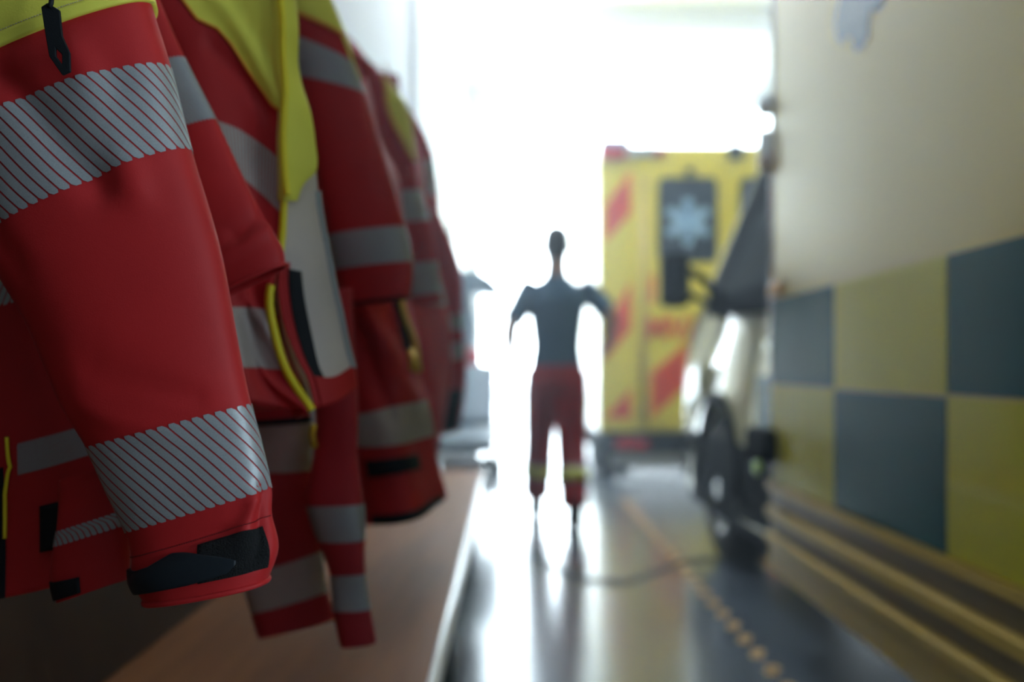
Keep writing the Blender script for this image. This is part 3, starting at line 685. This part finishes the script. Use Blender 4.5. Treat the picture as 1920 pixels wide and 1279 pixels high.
def wheel(cx, cy, r, sgn, parent, wdt=0.22):
    ty = lathe('wheel', (cx, cy, r), [(0.0, r*0.60), (-0.005, r*0.66), (-0.012, r*0.86), (0.01, r*0.96), (0.03, r), (wdt-0.03, r), (wdt-0.01, r*0.96), (wdt, r*0.86), (wdt-0.02, r*0.6)], M['rubber'], parent, 48, 'X', sgn)
    rm = lathe('rim', (cx, cy, r), [(0.002, r*0.62), (0.012, r*0.58), (0.05, r*0.54), (0.06, r*0.35), (0.02, r*0.26), (-0.005, r*0.2), (-0.012, r*0.1), (-0.012, 0.0)], M['alu'], ty, 40, 'X', sgn)
    for k in range(6):
        a = k*PI/3; tube('wheel_bolt', [Vector((cx+sgn*(-0.012), cy+math.cos(a)*r*0.15, r+math.sin(a)*r*0.15)), Vector((cx+sgn*0.02, cy+math.cos(a)*r*0.15, r+math.sin(a)*r*0.15))], 0.012, M['chrome'], ty, 6)
    return ty
# ---- near ambulance: box body with its left flank along the aisle, cab ahead of it
AX = 0.90
na = thing('ambulance', (1.95, 1.5, 0), 'near yellow ambulance along the right side, flank with dark green and yellow checks', 'ambulance')
YF = 3.43
bx = box('box_body', AX, AX+2.2, 0.55, YF, 0.56, 3.0, M['amb_pale'], na, bev=0.05, seg=4)
# checks: two rows; columns on the flank
cols = [0.60, 1.13, 2.044-0.0, 2.755, 3.415]
zr = [0.562, 0.893, 1.185]
bm = bmesh.new()
for i in range(len(cols)-1):
    for k in range(2):
        dark = ((len(cols)-2-i)+k) % 2 == 1
        a, b = cols[i]+0.004, cols[i+1]-0.004
        b_box(bm, AX-0.0025, AX+0.01, a, b, zr[k]+0.004, zr[k+1]-0.004, 1 if dark else 0)
ck = from_bm('checker_band', bm, None, na, mats=[M['chk_y'], M['chk_g']])
# stepped sill under the checks
prof = [(AX+0.02, 0.562), (AX-0.012, 0.562), (AX-0.012, 0.535), (AX+0.005, 0.53), (AX+0.005, 0.475), (AX-0.014, 0.468), (AX-0.014, 0.44), (AX+0.004, 0.434), (AX+0.004, 0.385), (AX-0.016, 0.378), (AX-0.016, 0.355), (AX, 0.35), (AX, 0.255), (AX+0.03, 0.24), (AX+0.12, 0.24), (AX+0.12, 0.562)]
prism('sill', prof, 'Y', 0.56, YF+0.02, M['sill'], na)
bm = bmesh.new()
for (za, zb) in ((0.478, 0.528), (0.388, 0.432)): b_box(bm, AX+0.0035, AX+0.006, 0.56, YF, za, zb)
from_bm('sill_groove', bm, M['sill_d'], na)
box('underbody', AX+0.13, AX+2.05, 0.6, YF+2.2, 0.22, 0.6, M['plastic'], na)
em = [(1640, -120), (1650, -80), (1660, -20), (1656, 8), (1645, 22), (1633, 20), (1631, 40), (1629, 68), (1618, 90), (1607, 97), (1600, 84), (1596, 68), (1588, 70), (1580, 83), (1570, 72), (1566, 45), (1574, 0), (1584, -60), (1572, -120), (1606, -160)]
prism('blue_emblem', [(FPX*AX/(x-CX), CAMZ-(y-HY)/FPX*FPX*AX/(x-CX)) for x, y in em], 'X', AX-0.0022, AX+0.004, M['emblem'], na)
# chrome corner strip, lamps and latch at the front edge of the box
tube('corner_strip', [Vector((AX+0.005, YF-0.012, 0.60)), Vector((AX+0.005, YF-0.012, 2.95))], 0.010, M['chrome'], na, 10)
for (z, h) in ((1.86, 0.035), (1.70, 0.075)):
    lathe('marker_lamp', (AX-0.014, YF+0.02, z), [(-h, 0.0), (-h, 0.018), (-h*0.6, 0.026), (h*0.6, 0.026), (h, 0.018), (h, 0.0)], M['chrome'], na, 20, 'Z')
box('amber_marker', AX-0.018, AX+0.01, YF-0.15, YF-0.02, 1.19, 1.235, M['amber'], na, bev=0.006)
lt = box('latch', AX-0.055, AX+0.01, YF-0.10, YF+0.16, 0.63, 0.74, M['plastic'], na, bev=0.02, seg=3)
lathe('green_button', (AX-0.05, YF-0.02, 0.608), [(-0.01, 0.0), (-0.01, 0.022), (0.0, 0.028), (0.01, 0.022), (0.01, 0.0)], M['lime'], lt, 16, 'X')
# cab: lofted from side profiles
CX0, CX1 = 1.03, 2.97
def cab_side(inset, zscale):
    base = [(YF-0.05, 0.32), (YF-0.05, 2.30), (3.75, 2.34), (4.12, 2.15), (4.62, 1.82), (5.20, 1.42), (5.36, 1.30), (5.58, 1.15), (5.74, 0.98), (5.80, 0.72), (5.80, 0.40), (5.72, 0.30), (5.40, 0.30)]
    arch = [(5.33+0.0, 0.36)]
    ar = [(4.93+0.43*math.cos(math.radians(a)), 0.36+0.43*math.sin(math.radians(a))) for a in range(0, 181, 15)]
    return base[:-1]+[(5.36, 0.30)]+ar+[(4.50, 0.30)]
pf = cab_side(0, 1)
stations = [(CX0+0.0, lambda z: max(0, z-1.15)*0.16), (CX1, None)]
verts = []; n = len(pf)
def tumble(z): return max(0.0, z-1.12)*0.17
for side, X in ((1, CX0), (-1, CX1)):
    for (yy, zz_) in pf: verts.append((X+side*tumble(zz_), yy, zz_))
F = [tuple(range(n)), tuple(range(2*n-1, n-1, -1))]
for k in range(n): F.append((k, (k+1) % n, n+(k+1) % n, n+k))
cb = mk('cab', verts, F, M['cab'], na, smooth=False)
md = cb.modifiers.new('bevel', 'BEVEL'); md.width = 0.03; md.segments = 3; md.limit_method = 'ANGLE'; md.angle_limit = 0.5
def cab_pt(y, z, off=0.006): return (CX0+tumble(z)-off, y, z)
def side_panel(name, poly, m, off=0.006, thick=0.01, parent=na):
    A = [cab_pt(y, z, off) for y, z in poly]; B = [(p[0]+thick+off, p[1], p[2]) for p in A]; n = len(poly)
    F = [tuple(range(n)), tuple(range(2*n-1, n-1, -1))]+[(k, (k+1) % n, n+(k+1) % n, n+k) for k in range(n)]
    o = mk(name, A+B, F, m, parent, smooth=False)
    bm = bmesh.new(); bm.from_mesh(o.data); bmesh.ops.recalc_face_normals(bm, faces=bm.faces); bm.to_mesh(o.data); bm.free()
    return o
side_panel('door_window', [(3.62, 1.28), (3.62, 2.02), (4.10, 2.00), (4.58, 1.70), (5.02, 1.36), (5.02, 1.28)], M['glass_d'])
side_panel('window_frame', [(4.10, 2.14), (4.62, 1.81), (5.20, 1.41), (5.32, 1.22), (3.6, 1.16), (3.6, 1.29), (4.92, 1.31), (4.52, 1.62), (4.06, 1.95)], M['plastic'], 0.010)
side_panel('door_check', [(3.55, 0.60), (3.55, 0.92), (4.15, 0.92), (4.15, 0.60)], M['chk_g'], 0.004)
side_panel('wheel_arch', [(4.93+r*math.cos(math.radians(a)), 0.36+r*math.sin(math.radians(a))) for r, rng in ((0.47, range(0, 181, 15)), (0.42, range(180, -1, -15))) for a in rng], M['plastic'], 0.02, 0.02)
side_panel('headlight', [(5.42, 0.80), (5.40, 0.98), (5.68, 0.92), (5.74, 0.74)], M['chrome'], 0.012, 0.03)
hd = side_panel('door_handle', [(3.68, 1.02), (3.68, 1.06), (3.90, 1.06), (3.90, 1.02)], M['chrome'], 0.035, 0.02)
# windscreen
ws = mk('windscreen', [(CX0+0.18, 4.64, 1.83), (CX1-0.18, 4.64, 1.83), (CX1-0.10, 5.18, 1.455), (CX0+0.10, 5.18, 1.455), (CX0+0.18, 4.60, 1.78), (CX1-0.18, 4.60, 1.78), (CX1-0.10, 5.14, 1.40), (CX0+0.10, 5.14, 1.40)],
        [(0,1,2,3), (7,6,5,4), (0,4,5,1), (2,6,7,3), (1,5,6,2), (0,3,7,4)], M['glass_d'], na, smooth=False)
box('front_bumper', CX0-0.01, CX1+0.01, 5.70, 5.88, 0.30, 0.60, M['plastic'], na, bev=0.04, seg=3)
wheel(CX0+0.01, 4.93, 0.355, 1, na); wheel(CX1-0.01, 4.93, 0.355, -1, na); wheel(AX+2.18, 1.15, 0.355, -1, na)
wheel(AX+0.14, 1.15, 0.355, 1, na)
# wing mirror on its arm, reaching into the aisle
mr = prism('wing_mirror', rrect(0.785, 1.365, 0.062, 0.125, 0.03), 'Y', 4.66, 4.80, M['plastic'], na, bev=0.015, seg=3)
box('mirror_glass', 0.735, 0.835, 4.650, 4.662, 1.27, 1.46, M['glass_d'], mr, bev=0.004)
tube('mirror_arm', [Vector((0.83, 4.74, 1.42)), Vector((0.93, 4.78, 1.38)), Vector((1.06, 4.86, 1.25))], [0.022, 0.02, 0.03], M['plastic'], mr, 10)
tube('mirror_arm', [Vector((0.83, 4.74, 1.31)), Vector((0.94, 4.78, 1.27)), Vector((1.05, 4.84, 1.20))], [0.018, 0.016, 0.025], M['plastic'], mr, 10)

# ---- far ambulance: its rear doors face the camera
RX0, RX1, RY = 0.77, 2.97, 8.6
fa = thing('ambulance', (1.87, 11.2, 0), 'far yellow ambulance seen from behind, rear doors with red chevrons and a blue star', 'ambulance')
box('box_body', RX0, RX1, RY, RY+4.2, 0.36, 2.88, M['amb'], fa, bev=0.06, seg=4)
prism('cab', [(RY+4.15, 0.4), (RY+4.15, 2.2), (RY+4.9, 2.15), (RY+5.6, 1.35), (RY+6.2, 1.1), (RY+6.3, 0.4)], 'X', RX0+0.12, RX1-0.12, M['amb'], fa, bev=0.08, seg=3)
def RP(x, y): p = P(x, y, RY); return (p.x, p.z)
ldp = [RP(1192, 318), RP(1192, 798), RP(1358, 798), RP(1358, 318)]
def plate(name, poly, d0, d1, m, parent, bev=0.0):
    return prism(name, poly, 'Y', RY-d1, RY-d0, m, parent, bev)
dl = plate('rear_door', [RP(1190, 300), RP(1190, 800), RP(1360, 800), RP(1360, 300)], -0.01, 0.022, M['amb'], fa, 0.012)
dr2 = plate('rear_door', [RP(1363, 300), RP(1363, 800), RP(1535, 800), RP(1535, 300)], -0.01, 0.022, M['amb'], fa, 0.012)
tube('corner_pillar', [Vector((*RP(1206, 330)[:1], RY-0.012, RP(1206, 330)[1])), Vector((RP(1206, 790)[0], RY-0.012, RP(1206, 790)[1]))], 0.035, M['amb_pale'], fa, 12)
for dd, x0p, x1p in ((dl, 1233, 1344), (dr2, 1385, 1496)):
    a, b = RP(x0p, 334), RP(x1p, 492)
    wn = plate('rear_window', rrect((a[0]+b[0])/2, (a[1]+b[1])/2, abs(b[0]-a[0])/2, abs(b[1]-a[1])/2, 0.06), 0.02, 0.034, M['glass_d'], dd, 0.004)
    so = star_of_life('star_emblem', (a[0]+b[0])/2, (a[1]+b[1])/2-0.02, 0.20, 'Y', RY-0.0345, wn, M['lblue'], M['blue'])
def chevron(poly, parent, off=0.0):
    q = [RP(*p) for p in poly]; cx = sum(p[0] for p in q)/len(q); cz = sum(p[1] for p in q)/len(q)
    e = plate('chevron', q, 0.0+off, 0.004+off, M['chev_e'], parent)
    plate('chevron_core', [(cx+(p[0]-cx)*0.80, cz+(p[1]-cz)*0.86) for p in q], 0.003+off, 0.006+off, M['chev'], e)
chevron([(1132, 388), (1184, 318), (1184, 400), (1132, 458)], fa)
chevron([(1130, 620), (1184, 525), (1184, 618), (1130, 680)], fa)
chevron([(1130, 785), (1184, 728), (1184, 785)], fa)
chevron([(1218, 700), (1290, 640), (1290, 722), (1218, 786)], dl, 0.022)
chevron([(1218, 470+52), (1228, 510), (1228, 560), (1218, 575)], dl, 0.022)
chevron([(1432, 700), (1504, 640), (1504, 722), (1432, 786)], dr2, 0.022)
# lettering on the door
cu = bpy.data.curves.new('t', 'FONT'); cu.body = 'MVA'; cu.size = 0.25; cu.extrude = 0.002; cu.offset = 0.010; cu.align_x = 'CENTER'; cu.align_y = 'CENTER'
to = bpy.data.objects.new('t', cu); C.objects.link(to); bpy.context.view_layer.update()
me = bpy.data.meshes.new_from_object(to.evaluated_get(bpy.context.evaluated_depsgraph_get())); bpy.data.objects.remove(to)
me.transform(Matrix.Translation((RP(1266, 618)[0], RY-0.025, RP(1266, 618)[1])) @ Matrix.Rotation(PI/2, 4, 'X')); me.materials.clear(); me.materials.append(M['chev'])
lo = bpy.data.objects.new('door_lettering', me); C.objects.link(lo); attach(lo, dl)
for (xa, ya, xb, yb_, m_, nm) in ((1122, 278, 1172, 300, 'redlamp', 'roof_lamp'), (1175, 276, 1224, 294, 'alu', 'lamp_bar'), (1226, 276, 1244, 294, 'redlamp', 'roof_lamp'), (1366, 272, 1390, 300, 'plastic', 'rear_camera')):
    a, b = RP(xa, ya), RP(xb, yb_); box(nm, a[0], b[0], RY-0.07, RY+0.05, b[1], a[1], M[m_], fa, bev=0.012)
a, b = RP(1284, 316), RP(1300, 330); box('latch_lamp', a[0], b[0], RY-0.05, RY, b[1], a[1], M['plastic'], fa, bev=0.006)
box('blue_light', RX0+0.02, RX0+0.28, RY+0.02, RY+0.2, 2.86, 2.94, M['blue'], fa, bev=0.03)
box('rear_step', RX0+0.05, RX1-0.05, RY-0.22, RY+0.05, 0.24, 0.36, M['plastic'], fa, bev=0.02)
box('bumper', RX0+0.1, RX1-0.1, RY-0.18, RY-0.05, 0.10, 0.22, M['alu'], fa, bev=0.03)
box('skirt', RX0+0.02, RX1-0.02, RY-0.02, RY+4.0, 0.18, 0.40, M['plastic'], fa)
for x in (RX0+0.12, RX1-0.40): box('tail_light', x, x+0.28, RY-0.235, RY-0.20, 0.27, 0.34, M['redlamp'], fa, bev=0.01)
for (x, sg) in ((RX0+0.02, 1), (RX1-0.02, -1)):
    wheel(x, RY+0.95, 0.36, sg, fa); wheel(x, RY+5.0, 0.36, sg, fa)
bm = bmesh.new(); b_box(bm, RX0+0.02, RX0+0.26, RY-0.05, RY+0.02, 0.02, 0.24); from_bm('mud_flap', bm, M['rubber'], fa)

# ================================================================== PERSON walking away
pe = thing('person', (0.28, 6.0, 0), 'person in dark t-shirt and red work trousers with yellow ankle bands walking away', 'person')
PX, PY = 0.285, 6.0
def V3(x, y, z): return Vector((PX+x, PY+y, z))
def chain(bm, pts, rad, seg=16):   # rounded ends
    pts = [Vector(p) for p in pts]; r0 = rad[0] if not isinstance(rad[0], tuple) else min(rad[0]); r1 = rad[-1] if not isinstance(rad[-1], tuple) else min(rad[-1])
    d0 = (pts[0]-pts[1]).normalized(); d1 = (pts[-1]-pts[-2]).normalized()
    sc = lambda r, k: (r[0]*k, r[1]*k) if isinstance(r, tuple) else r*k
    P2 = [pts[0]+d0*r0*0.8, pts[0]+d0*r0*0.5]+pts+[pts[-1]+d1*r1*0.5, pts[-1]+d1*r1*0.8]
    R2 = [sc(rad[0], 0.45), sc(rad[0], 0.85)]+list(rad)+[sc(rad[-1], 0.85), sc(rad[-1], 0.45)]
    b_tube(bm, P2, R2, seg)
def remeshed(name, bm, m, parent, vox, smooth=6):
    o = from_bm(name, bm, m, parent, smooth=True)
    r = o.modifiers.new('r', 'REMESH'); r.mode = 'VOXEL'; r.voxel_size = vox; r.use_smooth_shade = True
    s = o.modifiers.new('s', 'CORRECTIVE_SMOOTH' if False else 'SMOOTH'); s.iterations = smooth; s.factor = 0.5
    return o
# joints (x right, y away, z up) relative to the person's base
shL, elL, wrL = V3(-0.165, 0, 1.43), V3(-0.275, -0.06, 1.20), V3(-0.285, 0.06, 1.03)
shR, elR, wrR = V3(0.175, 0, 1.43), V3(0.32, -0.02, 1.27), V3(0.335, 0.14, 1.12)
hpL, knL, anL = V3(-0.085, 0, 0.90), V3(-0.095, 0.22, 0.53), V3(-0.115, 0.32, 0.115)
hpR, knR, anR = V3(0.085, 0, 0.90), V3(0.09, 0.02, 0.50), V3(0.10, -0.12, 0.105)
def hand(bm, wr, d, side, thumb):
    """palm, four fingers and a thumb; d = pointing direction, side = across the palm"""
    d = d.normalized(); s = (side-d*side.dot(d)).normalized(); n = d.cross(s)
    chain(bm, [wr, wr+d*0.03, wr+d*0.085], [(0.018, 0.026), (0.017, 0.034), (0.014, 0.040)], 12)
    for k, L in enumerate((0.072, 0.082, 0.077, 0.060)):
        b = wr+d*0.088+s*(-0.030+0.020*k)
        chain(bm, [b, b+d*L*0.45+n*0.006, b+d*L*0.8+n*0.022, b+d*L*0.92+n*0.036], [0.0088, 0.0085, 0.0078, 0.007], 8)
    b = wr+d*0.03-s*0.030
    chain(bm, [b, b-s*0.025+d*0.028+n*0.008, b-s*0.030+d*0.058+n*0.018], [0.012, 0.0105, 0.009], 8)
bm = bmesh.new()
def ztube(bm, rows, seg=24):    # rows (x,y,z,rx,ry)
    rings = [[bm.verts.new(V3(x+math.cos(2*PI*k/seg)*rx, y+math.sin(2*PI*k/seg)*ry, z)) for k in range(seg)] for x, y, z, rx, ry in rows]
    for a, b in zip(rings, rings[1:]):
        for k in range(seg): bm.faces.new((a[k], a[(k+1) % seg], b[(k+1) % seg], b[k]))
    bm.faces.new(rings[0][::-1]); bm.faces.new(rings[-1])
ztube(bm, [(0, 0, 0.82, 0.08, 0.07), (0, 0, 0.88, 0.145, 0.10), (0, 0, 0.98, 0.145, 0.10), (0, 0, 1.08, 0.125, 0.09), (0, 0, 1.22, 0.145, 0.105), (0, 0, 1.35, 0.165, 0.11), (0, 0, 1.43, 0.145, 0.09), (0, 0, 1.49, 0.07, 0.06), (0, 0, 1.60, 0.055, 0.058)])
# head
ztube(bm, [(0, 0.01, 1.555, 0.035, 0.045), (0, 0.02, 1.585, 0.058, 0.075), (0, 0.015, 1.63, 0.068, 0.088), (0, 0.005, 1.69, 0.075, 0.096), (0, 0, 1.74, 0.073, 0.094), (0, 0, 1.775, 0.056, 0.072), (0, 0, 1.795, 0.028, 0.036)])
chain(bm, [V3(0, 0.095, 1.70), V3(0, 0.110, 1.675), V3(0, 0.112, 1.662)], [0.009, 0.012, 0.013], 10)       # nose
for s in (-1, 1):
    chain(bm, [V3(s*0.074, -0.005, 1.70), V3(s*0.082, -0.014, 1.685), V3(s*0.077, -0.006, 1.655)], [0.010, 0.012, 0.009], 8)  # ears
    chain(bm, [V3(s*0.015, 0.088, 1.715), V3(s*0.045, 0.080, 1.717)], [0.008, 0.007], 8)                    # brow
chain(bm, [V3(-0.022, 0.092, 1.628), V3(0, 0.098, 1.630), V3(0.022, 0.092, 1.628)], [0.006, 0.009, 0.006], 8)   # lips
chain(bm, [V3(0, 0.085, 1.60), V3(0, 0.088, 1.592)], [0.018, 0.016], 8)                                      # chin
for sh, el, wr in ((shL, elL, wrL), (shR, elR, wrR)):
    chain(bm, [sh, sh.lerp(el, 0.4), el, el.lerp(wr, 0.35), wr], [0.058, 0.052, 0.045, 0.047, 0.032], 16)
hand(bm, wrL, Vector((0.25, 0.45, -0.85)), Vector((0.3, 1, 0.3)), 1)
hand(bm, wrR, Vector((-0.35, 0.65, -0.55)), Vector((0.3, 0.6, 0.8)), -1)
for hp, kn, an in ((hpL, knL, anL), (hpR, knR, anR)):
    chain(bm, [hp, hp.lerp(kn, 0.4), kn, kn.lerp(an, 0.3), an], [0.085, 0.075, 0.052, 0.054, 0.036], 16)
remeshed('body', bm, M['skin'], pe, 0.0065, 4)
# hair cap
bm = bmesh.new()
ztube(bm, [(0, -0.035, 1.60, 0.045, 0.045), (0, -0.03, 1.63, 0.066, 0.068), (0, -0.022, 1.69, 0.080, 0.088), (0, -0.012, 1.74, 0.081, 0.097), (0, -0.005, 1.785, 0.064, 0.082), (0, 0, 1.81, 0.03, 0.04)])
remeshed('hair', bm, M['hair'], pe, 0.008, 3)
# t-shirt
bm = bmesh.new()
ztube(bm, [(0, 0, 0.93, 0.158, 0.115), (0, 0, 0.98, 0.156, 0.113), (0, 0, 1.08, 0.142, 0.106), (0, 0, 1.22, 0.158, 0.118), (0, 0, 1.35, 0.178, 0.122), (0, 0, 1.43, 0.165, 0.102), (0, 0, 1.475, 0.10, 0.075), (0, 0, 1.505, 0.066, 0.066)])
for sh, el in ((shL, elL), (shR, elR)):
    b_tube(bm, [sh-(el-sh)*0.15, sh, sh.lerp(el, 0.5), sh.lerp(el, 0.86)], [0.05, 0.066, 0.066, 0.070], 16)
sh_o = remeshed('t_shirt', bm, M['shirt'], pe, 0.009, 3)
# trousers
bm = bmesh.new()
ztube(bm, [(0, 0, 0.80, 0.10, 0.09), (0, 0, 0.84, 0.178, 0.13), (0, 0, 0.92, 0.172, 0.125), (0, 0, 0.97, 0.156, 0.115)])
for hp, kn, an in ((hpL, knL, anL), (hpR, knR, anR)):
    b_tube(bm, [hp+Vector((0, 0, 0.02)), hp.lerp(kn, 0.35), kn, kn.lerp(an, 0.4), kn.lerp(an, 0.93)], [0.098, 0.104, 0.092, 0.088, 0.084], 18)
remeshed('work_trousers', bm, M['red2'], pe, 0.009, 3)
for kn, an in ((knL, anL), (knR, anR)):
    a, b = kn.lerp(an, 0.38), kn.lerp(an, 0.62); q0, q1 = kn.lerp(an, 0.44), kn.lerp(an, 0.58)
    bd = tube('ankle_band', [a, b], 0.0925, M['tape'], pe, 24); tube('yellow_band', [q0, q1], 0.0935, M['yellow'], bd, 24)
for s, kn in ((-1, knL), (1, knR)):
    hp = hpL if s < 0 else hpR; c = hp.lerp(kn, 0.45)
    tb = box('pocket_tab', c.x+s*0.085-0.012, c.x+s*0.085+0.012, c.y-0.05, c.y+0.05, c.z-0.04, c.z+0.05, M['piping'], pe, bev=0.008)
# shoes
for an, lift in ((anL, 0.0), (anR, 0.0)):
    bm = bmesh.new()
    prof = [(-0.10, 0.052, 0.038), (-0.06, 0.058, 0.045), (0.0, 0.055, 0.047), (0.08, 0.042, 0.050), (0.15, 0.032, 0.045), (0.185, 0.024, 0.028)]
    rings = []
    for (yy, hz, hx) in prof:
        rings.append([bm.verts.new((an.x+math.cos(2*PI*k/16)*hx, an.y+yy, hz+0.002+math.sin(2*PI*k/16)*hz)) for k in range(16)])
    for a, b in zip(rings, rings[1:]):
        for k in range(16): bm.faces.new((a[k], a[(k+1) % 16], b[(k+1) % 16], b[k]))
    bm.faces.new(rings[0][::-1]); bm.faces.new(rings[-1])
    b_tube(bm, [Vector((an.x, an.y-0.02, 0.05)), Vector((an.x, an.y-0.01, 0.17))], [0.045, 0.05], 16)
    remeshed('shoe', bm, M['plastic'], pe, 0.007, 2)

# ================================================================== light haze volume, standing in for lens flare from the bright door
hz = box('glare', WXL+0.02, WXR-0.01, 1.15, DY-0.2, 0.006, CEI-0.3, None)
hz.data.materials.clear()
hm = bpy.data.materials.new('glare'); hm.use_nodes = True; nt = hm.node_tree; nt.nodes.clear()
o_ = nt.nodes.new('ShaderNodeOutputMaterial'); vs_ = nt.nodes.new('ShaderNodeVolumeScatter')
vs_.inputs['Color'].default_value = (0.78, 0.89, 1.0, 1); vs_.inputs['Density'].default_value = 0.04; vs_.inputs['Anisotropy'].default_value = 0.75
nt.links.new(vs_.outputs[0], o_.inputs['Volume']); hz.data.materials.append(hm)
tag(hz, 'pale bluish haze of backlight, imitated by an added scattering volume', 'glare', kind='stuff')
